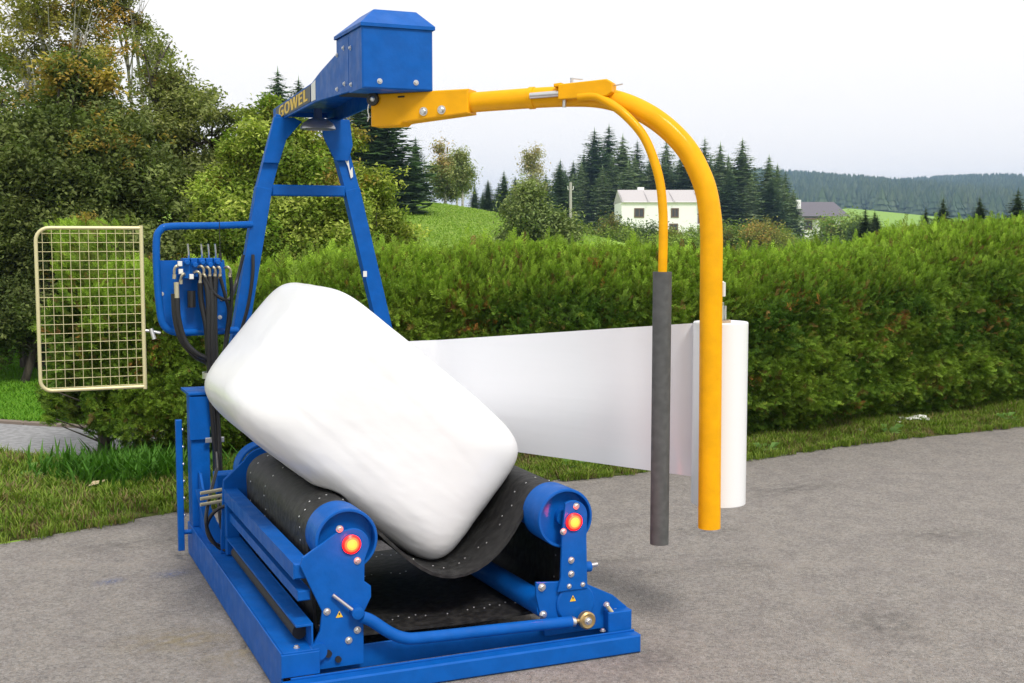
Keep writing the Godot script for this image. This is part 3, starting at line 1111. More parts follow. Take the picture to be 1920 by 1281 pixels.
	font.font_names = PackedStringArray(["Droid Sans"])
	font.font_weight = 700
	txt.font = font
	txt.text = "GOWEL"
	txt.font_size = 64
	txt.pixel_size = 0.001
	txt.depth = 0.002
	var tm := part(name_plate, "lettering", txt, M.letter)
	tm.transform = Transform3D(Basis(Vector3(0, 0.05, 1.0).normalized(), Vector3(0, 1, -0.0), Vector3(-1, 0, 0)), L(-0.2055, 2.234, 0.905)) * Transform3D(Basis().scaled(Vector3(2.75, 1.2, 1.0)), Vector3.ZERO)
	st = start()
	prism(st, [Vector2(0.53, 2.21), Vector2(0.53, 2.288), Vector2(0.455, 2.30), Vector2(0.455, 2.212)], 0.002, 0.0004, plate_wy(-0.2035))
	part(boom, "rating_label", done(st), M.white_plastic)
	# hood over the slewing drive
	st = start()
	box(st, L(-0.203, 2.183, -0.3), L(0.095, 2.436, -0.105), 0.006)
	box(st, L(-0.1985, 2.22, -0.10), L(-0.2035, 2.41, 0.04), 0.001)
	var hood := part(t, "drive_hood", done(st), M.blue)
	st = start()
	var lo := 2.44
	var hi := 2.513
	var a0 := [L(-0.21, lo, -0.308), L(0.103, lo, -0.308), L(0.103, lo, 0.1), L(-0.21, lo, 0.1)]
	var a1 := [L(-0.122, hi, -0.2), L(0.058, hi, -0.2), L(0.058, hi, 0.0), L(-0.122, hi, 0.0)]
	st.set_smooth_group(-1)
	for k in 4:
		var k2 := (k + 1) % 4
		quad(st, a0[k], a0[k2], a1[k2], a1[k])
		quad(st, a0[k] - Vector3(0, 0.014, 0), a0[k2] - Vector3(0, 0.014, 0), a0[k2], a0[k])
	quad(st, a1[0], a1[1], a1[2], a1[3])
	quad(st, a0[3] - Vector3(0, 0.004, 0), a0[2] - Vector3(0, 0.004, 0), a0[1] - Vector3(0, 0.004, 0), a0[0] - Vector3(0, 0.004, 0))
	part(hood, "hood_lid", done(st), M.blue_light)
	for q in [Vector2(-0.131, 2.213), Vector2(0.022, 2.214)]:
		bolt(hood, L(q.x, q.y, -0.3), TO_CAMERA, 0.85)
	for q in [Vector2(-0.03, 2.376), Vector2(-0.135, 2.362), Vector2(0.072, 2.36), Vector2(0.078, 2.218), Vector2(-0.04, 2.228), Vector2(-0.14, 2.214)]:
		bolt(hood, L(-0.2035, q.y, q.x), Vector3(-1, 0, 0), 0.75)
	st = start()
	box(st, L(-0.19, 2.19, -0.1), L(0.08, 2.2, 0.1), 0.002)
	lathe(st, [Vector2(0, 2.192), Vector2(0.07, 2.192), Vector2(0.07, 2.225), Vector2(0, 2.225)], 24, Transform3D(Basis(), L(-0.05, 0, -0.1)))
	part(hood, "slewing_ring", done(st), M.dark)
	# work lamp between the cheeks
	st = start()
	lathe(st, [Vector2(0.09, 2.128), Vector2(0.088, 2.136), Vector2(0.075, 2.158), Vector2(0.05, 2.176), Vector2(0.022, 2.186), Vector2(0.02, 2.23), Vector2(0, 2.23)], 28, Transform3D(Basis(), L(-0.05, 0, 1.02)), true)
	lathe(st, [Vector2(0.088, 2.129), Vector2(0.07, 2.142), Vector2(0.03, 2.15), Vector2(0, 2.15)], 28, Transform3D(Basis(), L(-0.05, 0, 1.02)), true)
	part(t, "work_lamp", done(st), M.lamp_shell)

const ARM_AT := Vector2(-0.05, -0.1)
func A(t: float, y: float, off := 0.0) -> Vector3:
	return L(ARM_AT.x + 0.737 * t + 0.676 * off, y, ARM_AT.y - 0.676 * t + 0.737 * off)

func plate_arm(off: float) -> Transform3D:
	var x := Vector3(0.737, 0, 0.676)
	return Transform3D(Basis(x, Vector3.UP, x.cross(Vector3.UP)), A(0, 0, off))

func build_arm(t: Node3D) -> void:
	var st := start()
	prism(st, [Vector2(-0.04, 2.05), Vector2(0.09, 2.05), Vector2(0.105, 2.062), Vector2(0.395, 2.09), Vector2(0.395, 2.188), Vector2(-0.04, 2.182)], 0.1, 0.005, plate_arm(0))
	var arm := part(t, "wrapping_arm", done(st), M.yellow)
	st = start()
	var path := curve([A(0.38, 2.137), A(0.657, 2.146), A(0.824, 2.146), A(0.93, 2.138), A(1.02, 2.115), A(1.1, 2.08), A(1.17, 2.036), A(1.235, 1.98), A(1.286, 1.92), A(1.325, 1.85), A(1.355, 1.775), A(1.372, 1.69), A(1.38, 1.6), A(1.382, 1.4), A(1.388, 0.452)], 5)
	tube(st, path, 0.0405, 28, 1.08)
	part(arm, "bent_tube", done(st), M.yellow)
	st = start()
	tube(st, [A(0.642, 2.146), A(0.662, 2.146)], 0.0445, 28)
	part(arm, "collar", done(st), M.yellow)
	st = start()
	tube(st, [A(0.66, 2.149, -0.05), A(0.83, 2.156, -0.05)], 0.012, 14)
	part(arm, "spring_strut", done(st), M.steel)
	st = start()
	prism(st, [Vector2(0.782, 2.128), Vector2(0.98, 2.135), Vector2(1.0, 2.15), Vector2(1.0, 2.185), Vector2(0.978, 2.2), Vector2(0.782, 2.187)], 0.07, 0.003, plate_arm(-0.038))
	prism(st, [Vector2(0.76, 2.18), Vector2(0.79, 2.18), Vector2(0.79, 2.195), Vector2(0.76, 2.192)], 0.06, 0.002, plate_arm(-0.03))
	var clamp_ := part(arm, "clamp_housing", done(st), M.yellow)
	st = start()
	tube(st, [A(0.826, 2.185, -0.03), A(0.826, 2.215, -0.03)], 0.006, 8)
	tube(st, [A(0.82, 2.213, -0.03), A(0.87, 2.207, -0.03)], 0.0025, 6)
	tube(st, [A(0.80, 2.10, -0.045), A(0.80, 2.13, -0.045)], 0.008, 8)
	tube(st, [A(0.995, 2.176, -0.04), A(1.035, 2.182, -0.04)], 0.003, 6)
	part(clamp_, "latch_pin", done(st), M.steel)
	for q in [Vector2(0.2, 2.103), Vector2(0.28, 2.107)]:
		bolt(arm, A(q.x, q.y, -0.051), -(Vector3(0.676, 0, -0.737)), 1.35)
	st = start()
	prism(st, [Vector2(0.085, 2.162), Vector2(0.115, 2.163), Vector2(0.115, 2.17), Vector2(0.085, 2.169)], 0.002, 0.0005, plate_arm(-0.051))
	part(arm, "slot", done(st), M.dark)
	var toward := -Vector3(0.676, 0, -0.737)
	st = start()
	lathe(st, [Vector2(0.012, 0), Vector2(0.026, 0), Vector2(0.028, 0.006), Vector2(0.026, 0.016), Vector2(0.012, 0.016)], 20, facing(A(-0.025, 2.16, -0.05), toward))
	var wheel := part(arm, "sensor_wheel", done(st), M.hose)
	st = start()
	lathe(st, [Vector2(0.012, 0.014), Vector2(0.006, 0.018), Vector2(0, 0.018)], 14, facing(A(-0.025, 2.16, -0.05), toward))
	part(wheel, "hub", done(st), M.steel)
	st = start()
	tube(st, curve([A(-0.045, 2.14, -0.055), A(-0.05, 2.115, -0.055), A(-0.045, 2.09, -0.055), A(-0.052, 2.07, -0.055)], 3), 0.003, 6)
	part(arm, "safety_chain", done(st), M.steel)
	# thin bent bar with its foam sleeve
	st = start()
	tube(st, curve([A(0.86, 2.135, -0.06), A(0.92, 2.137, -0.06), A(0.962, 2.122, -0.06), A(1.04, 2.07, -0.06), A(1.118, 1.986, -0.06), A(1.163, 1.892, -0.06), A(1.191, 1.793, -0.06), A(1.203, 1.68, -0.06), A(1.205, 1.57, -0.06), A(1.203, 1.44, -0.06)], 5), 0.0178, 16)
	var feeler := part(t, "feeler_bar", done(st), M.yellow)
	st = start()
	tube(st, [A(1.203, 1.457, -0.06), A(1.203, 1.45, -0.06), A(1.2025, 0.9, -0.06), A(1.202, 0.395, -0.06), A(1.202, 0.387, -0.06)], 0.0365, 28)
	part(feeler, "foam_sleeve", done(st), M.foam)
	# roll carrier behind the tube
	st = start()
	beam(st, L(0.975, 1.315, -1.03), L(1.11, 1.315, -0.9), 0.03, 0.012, Vector3.UP)
	beam(st, L(0.975, 0.485, -1.03), L(1.11, 0.485, -0.9), 0.03, 0.012, Vector3.UP)
	var carrier := part(arm, "roll_carrier", done(st), M.steel)
	st = start()
	tube(st, [L(1.093, 0.48, -0.913), L(1.093, 1.315, -0.913)], 0.012, 10)
	tube(st, [L(1.118, 1.25, -0.905), L(1.118, 1.315, -0.905)], 0.0055, 8)
	part(carrier, "spindle", done(st), M.steel)
	st = start()
	tube(st, [L(1.09, 1.41, -0.93), L(1.095, 1.355, -0.93)], 0.011, 10, 0.6)
	tube(st, [L(1.04, 1.415, -0.97), L(1.09, 1.41, -0.93)], 0.006, 8)
	part(carrier, "release_handle", done(st), M.white_plastic)

func build_control(t: Node3D) -> void:
	var st := start()
	tube(st, curve([L(-0.37, 1.652, 1.13), L(-0.55, 1.645, 1.06), L(-0.78, 1.64, 1.01), L(-0.832, 1.622, 1.0), L(-0.852, 1.57, 1.0), L(-0.853, 1.4, 1.0), L(-0.845, 1.25, 1.0), L(-0.83, 1.17, 1.0), L(-0.785, 1.132, 1.0), L(-0.7, 1.126, 1.0), L(-0.46, 1.124, 1.09)], 6), 0.0175, 14)
	var frame := part(t, "control_frame", done(st), M.blue)
	st = start()
	prism(st, [Vector2(-0.84, 1.476), Vector2(-0.53, 1.476), Vector2(-0.51, 1.14), Vector2(-0.79, 1.14), Vector2(-0.838, 1.22)], 0.006, 0.001, plate_uy(1.02))
	var panel := part(t, "control_panel", done(st), M.blue)
	for q in [Vector2(-0.832, 1.315), Vector2(-0.557, 1.195), Vector2(-0.545, 1.285)]:
		bolt(panel, L(q.x, q.y, 1.015), TO_CAMERA, 0.8)
	st = start()
	for k in 5:
		box(st, L(-0.74 + k * 0.036, 1.39 + 0.006 * (k % 2), 0.925), L(-0.708 + k * 0.036, 1.487, 1.012), 0.003)
	box(st, L(-0.756, 1.405, 0.935), L(-0.55, 1.465, 1.008), 0.003)
	var valve := part(t, "valve_block", done(st), M.blue)
	for u in [-0.709, -0.646, -0.613, -0.58]:
		st = start()
		tube(st, [L(u, 1.48, 0.96), L(u, 1.51, 0.955), L(u - 0.006, 1.555, 0.94)], 0.005, 8)
		part(valve, "lever", done(st), M.chrome)
	st = start()
	tube(st, [L(-0.562, 1.47, 0.94), L(-0.562, 1.51, 0.94)], 0.007, 8)
	tube(st, [L(-0.562, 1.5, 0.94), L(-0.563, 1.672, 0.94)], 0.0022, 6)
	part(valve, "aerial", done(st), M.hose)
	# solenoid caps on the valve sections, then the elbows
	for k in 5:
		st = start()
		lathe(st, [Vector2(0.0, 0.0), Vector2(0.013, 0.0), Vector2(0.013, 0.03), Vector2(0.009, 0.036), Vector2(0.0, 0.036)], 14, facing(L(-0.724 + k * 0.036, 1.468 - 0.012 * (k % 2), 0.926), TO_CAMERA))
		part(valve, "valve_cap", done(st), M.blue)
	for e in [[-0.765, 1.448, -0.785, 1.405], [-0.735, 1.41, -0.755, 1.38], [-0.67, 1.445, -0.648, 1.41], [-0.64, 1.44, -0.62, 1.405], [-0.612, 1.44, -0.594, 1.41], [-0.585, 1.44, -0.57, 1.405], [-0.545, 1.44, -0.522, 1.41], [-0.69, 1.42, -0.665, 1.375], [-0.655, 1.405, -0.64, 1.37]]:
		st = start()
		tube(st, curve([L(e[0], e[1], 0.925), L(e[0] + (e[2] - e[0]) * 0.5, e[1] + 0.005, 0.895), L(e[2], e[1] - 0.012, 0.9), L(e[2], e[3], 0.91)], 4), 0.0062, 10)
		tube(st, [L(e[2], e[3] + 0.006, 0.91), L(e[2], e[3] - 0.014, 0.912)], 0.0092, 6)
		part(valve, "hose_fitting", done(st), M.fitting)
	for q in [Vector2(-0.757, 1.462), Vector2(-0.754, 1.425), Vector2(-0.705, 1.40)]:
		st = start()
		box(st, L(q.x - 0.01, q.y - 0.012, 0.905), L(q.x + 0.01, q.y + 0.012, 0.93), 0.002)
		part(valve, "plug", done(st), M.white_plastic)
	st = start()
	tube(st, [L(-0.778, 1.375, 0.9), L(-0.776, 1.27, 0.9)], 0.012, 8)
	part(valve, "hose_coupling", done(st), M.fitting)
	st = start()
	tube(st, [L(-0.70, 1.33, 0.96), L(-0.70, 1.25, 0.96)], 0.02, 12)
	part(valve, "filter_cartridge", done(st), M.hose)
	# hoses
	var runs := [
		[L(-0.776, 1.3, 0.9), L(-0.772, 1.2, 0.9), L(-0.742, 1.09, 0.9), L(-0.69, 1.03, 0.9), L(-0.63, 0.99, 0.92), L(-0.61, 0.9, 0.95), L(-0.605, 0.6, 0.96), L(-0.6, 0.35, 0.95)],
		[L(-0.79, 1.32, 0.91), L(-0.785, 1.2, 0.91), L(-0.76, 1.1, 0.91), L(-0.7, 1.02, 0.92), L(-0.62, 0.95, 0.93), L(-0.59, 0.7, 0.95), L(-0.585, 0.35, 0.93)],
		[L(-0.645, 1.4, 0.91), L(-0.63, 1.3, 0.9), L(-0.632, 1.1, 0.9), L(-0.625, 0.85, 0.92), L(-0.6, 0.5, 0.95)],
		[L(-0.62, 1.4, 0.91), L(-0.612, 1.25, 0.9), L(-0.615, 1.05, 0.9), L(-0.6, 0.8, 0.93)],
		[L(-0.592, 1.4, 0.91), L(-0.6, 1.25, 0.91), L(-0.598, 1.0, 0.91), L(-0.585, 0.75, 0.93)],
		[L(-0.665, 1.37, 0.91), L(-0.66, 1.28, 0.92), L(-0.64, 1.15, 0.91), L(-0.635, 1.0, 0.91)],
		[L(-0.65, 1.41, 0.9), L(-0.61, 1.33, 0.9), L(-0.56, 1.29, 0.91), L(-0.51, 1.29, 0.98), L(-0.46, 1.36, 1.09), L(-0.42, 1.5, 1.1)],
		[L(-0.522, 1.41, 0.91), L(-0.512, 1.33, 0.93), L(-0.515, 1.22, 0.95), L(-0.53, 1.1, 0.98), L(-0.57, 0.95, 0.96)],
		[L(-0.57, 1.4, 0.91), L(-0.545, 1.3, 0.92), L(-0.525, 1.22, 0.95), L(-0.54, 1.08, 0.97), L(-0.57, 0.85, 0.96)],
		[L(-0.37, 1.5, 1.11), L(-0.375, 1.4, 1.10), L(-0.40, 1.25, 1.10), L(-0.44, 1.1, 1.11), L(-0.47, 0.95, 1.11)],
		[L(-0.64, 0.5, 0.7), L(-0.73, 0.36, 0.45), L(-0.73, 0.27, 0.42), L(-0.68, 0.19, 0.42), L(-0.62, 0.185, 0.40), L(-0.58, 0.23, 0.38)],
		[L(-0.60, 0.375, 0.38), L(-0.66, 0.385, 0.40), L(-0.71, 0.35, 0.42), L(-0.735, 0.29, 0.43), L(-0.71, 0.22, 0.43), L(-0.65, 0.19, 0.42), L(-0.60, 0.21, 0.39)],
		[L(-0.6, 0.55, 0.95), L(-0.61, 0.42, 0.85), L(-0.625, 0.3, 0.75), L(-0.62, 0.18, 0.7)],
	]
	for i in runs.size():
		st = start()
		tube(st, curve(runs[i], 6), 0.0135 if i < 6 else 0.0085, 10)
		part(t, "hydraulic_hose", done(st), M.hose)
	st = start()
	lathe(st, [Vector2(0.045, -0.015), Vector2(0.05, -0.015), Vector2(0.05, 0.015), Vector2(0.045, 0.015)], 18, Transform3D(Basis(), L(-0.612, 0.92, 0.93)))
	box(st, L(-0.65, 0.585, 0.945), L(-0.56, 0.61, 0.955), 0.002)
	part(t, "hose_clip", done(st), M.steel)
	for k in 3:
		st = start()
		tube(st, [L(-0.748 - 0.004 * k, 0.432 - 0.022 * k, 0.50 - 0.02 * k), L(-0.60 + 0.004 * k, 0.44 - 0.022 * k, 0.53 - 0.02 * k)], 0.008, 10)
		part(t, "push_rod", done(st), M.chromate)
	st = start()
	tube(st, [L(-0.62, 0.165, 0.5), L(-0.62, 0.37, 0.5)], 0.006, 8)
	part(t, "steel_stay", done(st), M.steel)

func build_guard(t: Node3D) -> void:
	var l := -1.392
	var r := -0.922
	var lo := 0.872
	var hi := 1.632
	var w := 1.0
	var st := start()
	var path := [L(r, hi, w)]
	for a in 7:
		var g := deg_to_rad(90 + 15 * a)
		path.append(L(l + 0.06 + 0.06 * cos(g), hi - 0.06 + 0.06 * sin(g), w))
	for a in 7:
		var g := deg_to_rad(180 + 15 * a)
		path.append(L(l + 0.05 + 0.05 * cos(g), lo + 0.05 + 0.05 * sin(g), w))
	path.append(L(r, lo, w))
	tube(st, path, 0.0085, 12)
	tube(st, [L(r, hi + 0.012, w), L(r, lo - 0.012, w)], 0.0095, 12)
	var g := part(t, "mesh_guard", done(st), M.zinc_wire)
	var up := start()
	tube(up, [Vector3(0, lo, 0), Vector3(0, hi, 0)], 0.0014, 6)
	var um := done(up)
	var k := 0
	var u := l + 0.028
	while u < r - 0.01:
		part(g, "wire", um, M.zinc_wire, Transform3D(Basis(), L(u, 0, w - 0.003)))
		u += 0.0405
	var across := start()
	tube(across, [Vector3(l, 0, 0), Vector3(r, 0, 0)], 0.0014, 6)
	var am := done(across)
	var y := hi - 0.026
	while y > lo + 0.01:
		part(g, "wire", am, M.zinc_wire, Transform3D(Basis(), L(0, y, w + 0.002)))
		y -= 0.0425
	st = start()
	tube(st, [L(r, 1.141, w), L(-0.895, 1.139, w), L(-0.845, 1.127, w)], 0.007, 8)
	tube(st, [L(-0.89, 1.15, w - 0.01), L(-0.875, 1.1, w - 0.02)], 0.01, 8)
	part(g, "hinge_pin", done(st), M.steel)

func build_wrapper() -> void:
	var t := thing("bale_wrapper", "blue bale wrapper with mast, roller table and orange wrapping arm", "bale wrapper", ORIGIN, YAW)
	var st := start()
	lathe(st, [Vector2(0.0155, -0.002), Vector2(0.0155, 0.002), Vector2(0.0, 0.002)], 16)
	lathe(st, [Vector2(0.0115, 0.002), Vector2(0.0112, 0.009), Vector2(0.0085, 0.0115), Vector2(0.0, 0.0118)], 6)
	bolt_mesh = done(st)
	build_base(t)
	build_roller(t, ROLLER_LEFT)
	build_roller(t, ROLLER_RIGHT)
	build_belt(t)
	build_mast(t)
	build_arm(t)
	build_control(t)
	build_guard(t)

func build_film() -> void:
	var base := L(1.093, 0.515, -0.913)
	var t := thing("film_roll", "upright roll of white stretch film hanging behind the orange arm", "film roll", place(1.093, 0.515, -0.913), YAW)
	var st := start()
	lathe(st, [Vector2(0.04, 0.004), Vector2(0.106, 0.0), Vector2(0.11, 0.004), Vector2(0.1095, 0.734), Vector2(0.106, 0.738), Vector2(0.04, 0.735)], 48)
	part(t, "film_winding", done(st), M.film)
	st = start()
	lathe(st, [Vector2(0.033, -0.008), Vector2(0.04, -0.008), Vector2(0.04, 0.745), Vector2(0.033, 0.745), Vector2(0.033, -0.008)], 24)
	part(t, "cardboard_core", done(st), plain(Color(0.4, 0.3, 0.2), 0.8))
	# the sheet from the roll round the back of the bale
	st = start()
	st.set_smooth_group(0)
	var corner := L(0.33, 0.62, 0.3)
	var stops := [[1.083, -0.804, 1.248, 0.606], [1.008, -0.838, 1.244, 0.618], [0.33, 0.3, 1.109, 0.629], [0.26, 0.345, 1.105, 0.633], [-0.15, 0.33, 1.1, 0.64]]
	var grid := []
	var rows := 8
	for s in stops.size() - 1:
		var n := 16 if s == 1 else 4
		for k in n + (1 if s == stops.size() - 2 else 0):
			var f := float(k) / n
			var a: Array = stops[s]
			var b: Array = stops[s + 1]
			var col := []
			for j in rows + 1:
				var g := float(j) / rows
				var bow := 0.0
				if s == 1:
					bow = -0.012 * sin(f * PI) * sin(g * PI)
				var top := lerpf(a[2], b[2], f) + bow
				var bot := lerpf(a[3], b[3], f) - bow
				var wave := 0.004 * sin(g * 9.0 + f * 2.0) * (sin(f * PI) if s == 1 else 0.0)
				col.append(L(lerpf(a[0], b[0], f) + wave, lerpf(bot, top, g), lerpf(a[1], b[1], f)) - corner)
			grid.append(col)
	for i in grid.size() - 1:
		for j in rows:
			quad(st, grid[i][j], grid[i + 1][j], grid[i + 1][j + 1], grid[i][j + 1])
	var web := thing("film_sheet", "taut white film sheet stretched between the roll and the bale", "film sheet", place(0.33, 0.62, 0.3), YAW)
	part(web, "stretched_film", done(st), M.web)

# ---------------------------------------------------------------- ground
const EDGE := [Vector2(-9.0, 3.6), Vector2(-4.5, 5.45), Vector2(-2.66, 6.23), Vector2(-2.24, 6.62), Vector2(-1.95, 6.94), Vector2(-1.0, 7.4), Vector2(0.14, 7.8), Vector2(0.82, 8.09), Vector2(1.76, 8.64), Vector2(2.42, 9.12), Vector2(3.11, 9.53), Vector2(4.28, 10.12), Vector2(7.0, 11.6), Vector2(14.0, 15.0)]
const HEDGE := [Vector2(-3.0, 8.05), Vector2(-1.5, 8.2), Vector2(0.2, 8.5), Vector2(1.8, 9.15), Vector2(3.0, 9.95), Vector2(4.6, 10.95), Vector2(7.5, 12.7)]

func along(line: Array, x: float) -> float:
	for i in line.size() - 1:
		if x <= line[i + 1].x:
			return lerpf(line[i].y, line[i + 1].y, clampf((x - line[i].x) / (line[i + 1].x - line[i].x), 0, 1))
	return line[line.size() - 1].y

func verge_height(x: float, d: float) -> float:
	var back := d - along(EDGE, x)
	return 0.012 + 0.05 * smoothstep(0.0, 0.9, back) + 0.02 * sin(x * 3.1) * smoothstep(0.1, 0.6, back)

func road_mid(x: float) -> float:
	return 9.25 - 0.35 * (x + 3.6)

func build_ground() -> void:
	# terrain to the horizon
	var st := start()
	st.set_smooth_group(0)
	var ds := [-40.0, -10.0, 0.0, 5.0, 8.0, 10.0, 12.0, 13.5]
	var d := 15.0
	while d < 2300.0:
		ds.append(d)
		d *= 1.09
	var xs := []
	for i in 81:
		var f := (i - 40) / 40.0
		xs.append(sign(f) * (8.0 * absf(f) + 1800.0 * pow(absf(f), 4.0)))
	for i in ds.size() - 1:
		for j in xs.size() - 1:
			var p := []
			for q in [[i, j], [i, j + 1], [i + 1, j + 1], [i + 1, j]]:
				var dd: float = ds[q[0]]
				var xx: float = xs[q[1]] * (1.0 if dd < 100 else minf(dd / 100.0, 1.0))
				p.append(Vector3(xx, height(xx, dd) - 0.006, -dd))
			quad(st, p[0], p[1], p[2], p[3])
	setting("terrain", done(st), grass_material(Color(0.19, 0.32, 0.04), Color(0.28, 0.42, 0.07), 0.16))

	# asphalt yard in front of the verge
	st = start()
	st.set_smooth_group(0)
	var wob := FastNoiseLite.new()
	wob.seed = 3
	wob.frequency = 1.6
	var n := 260
	var prev := []
	for i in n + 1:
		var x := lerpf(-14.0, 14.0, float(i) / n)
		var far := along(EDGE, x) + 0.07 * wob.get_noise_2d(x, 0) + 0.035 * wob.get_noise_2d(x * 5.0, 7)
		var cur := [Vector3(x, 0, 12.0), Vector3(x, 0, -far + 0.5), Vector3(x, 0, -far)]
		if i > 0:
			for k in 2:
				quad(st, prev[k], cur[k], cur[k + 1], prev[k + 1])
		prev = cur
	setting("asphalt_yard", done(st), asphalt_material())
	# faint smudges of paint and oil worn into the tar
	var quad_ := PlaneMesh.new()
	quad_.size = Vector2(1, 1)
	var smudges := [[-1.61, 5.65, 0.14, 0.09, 0.4, M.smudge_blue], [-1.86, 5.52, 0.12, 0.07, 0.9, M.smudge_blue], [-1.31, 4.71, 0.4, 0.2, 0.3, M.smudge_ochre], [-1.03, 4.6, 0.35, 0.18, 1.2, M.smudge_ochre], [0.53, 5.9, 0.3, 0.1, 0.1, M.smudge_dark], [0.57, 6.6, 0.26, 0.1, 0.5, M.smudge_dark], [1.12, 5.82, 0.28, 0.12, -0.2, M.smudge_dark], [0.7, 5.68, 0.22, 0.12, 0.3, M.smudge_dark], [1.06, 6.5, 0.34, 0.16, 0.2, M.smudge_dark], [0.52, 4.5, 0.3, 0.2, 0.7, M.smudge_dark], [2.3, 6.4, 0.5, 0.2, 0.3, M.smudge_dark], [-2.0, 6.2, 0.6, 0.2, 0.4, M.smudge_dark], [1.8, 7.6, 0.7, 0.2, 0.5, M.smudge_dark], [1.5, 4.9, 0.4, 0.3, 0.8, M.smudge_dark]]
	for q in smudges:
		var o := setting("smudge", quad_, q[5])
		o.transform = Transform3D(Basis(Vector3.UP, q[4]) * Basis.from_scale(Vector3(q[2] * 1.6, 1, q[3] * 1.9)), Vector3(q[0], 0.004, -q[1]))

	# road behind the hedge's end, with its kerb line
	st = start()
	st.set_smooth_group(-1)
	for k in 14:
		var x0 := -14.0 + k * 0.9
		var x1 := x0 + 0.9
		quad(st, Vector3(x0, 0.004, -road_mid(x0) + 0.85), Vector3(x1, 0.004, -road_mid(x1) + 0.85), Vector3(x1, 0.004, -road_mid(x1) - 0.75), Vector3(x0, 0.004, -road_mid(x0) - 0.75))
	setting("side_road", done(st), M.road)
	st = start()
	for k in 14:
		var x0 := -14.0 + k * 0.9
		var x1 := x0 + 0.885
		beam(st, Vector3(x0, -0.035, -road_mid(x0) - 0.8), Vector3(x1, -0.035, -road_mid(x1) - 0.8), 0.09, 0.12, Vector3.FORWARD, 0.01)
	setting("kerb", done(st), M.kerb)

	# verge
	st = start()
	st.set_smooth_group(0)
	prev = []
	for i in 181:
		var x := lerpf(-12.0, 12.0, i / 180.0)
		var e := along(EDGE, x) - 0.1
		var far := along(HEDGE, x) + 1.0 if x > -2.9 else minf(road_mid(x) - 0.87, along(HEDGE, x) + 1.0)
		far = maxf(far, e + 0.3)
		var cur := []
		for k in 7:
			var dd := lerpf(e, far, k / 6.0)
			cur.append(Vector3(x, verge_height(x, dd) - (0.03 if k == 0 else 0.0), -dd))
		if i > 0:
			for k in 6:
				quad(st, prev[k], cur[k], cur[k + 1], prev[k + 1])
		prev = cur
	setting("grass_verge", done(st), grass_material(Color(0.045, 0.05, 0.015), Color(0.10, 0.13, 0.03), 0.9))

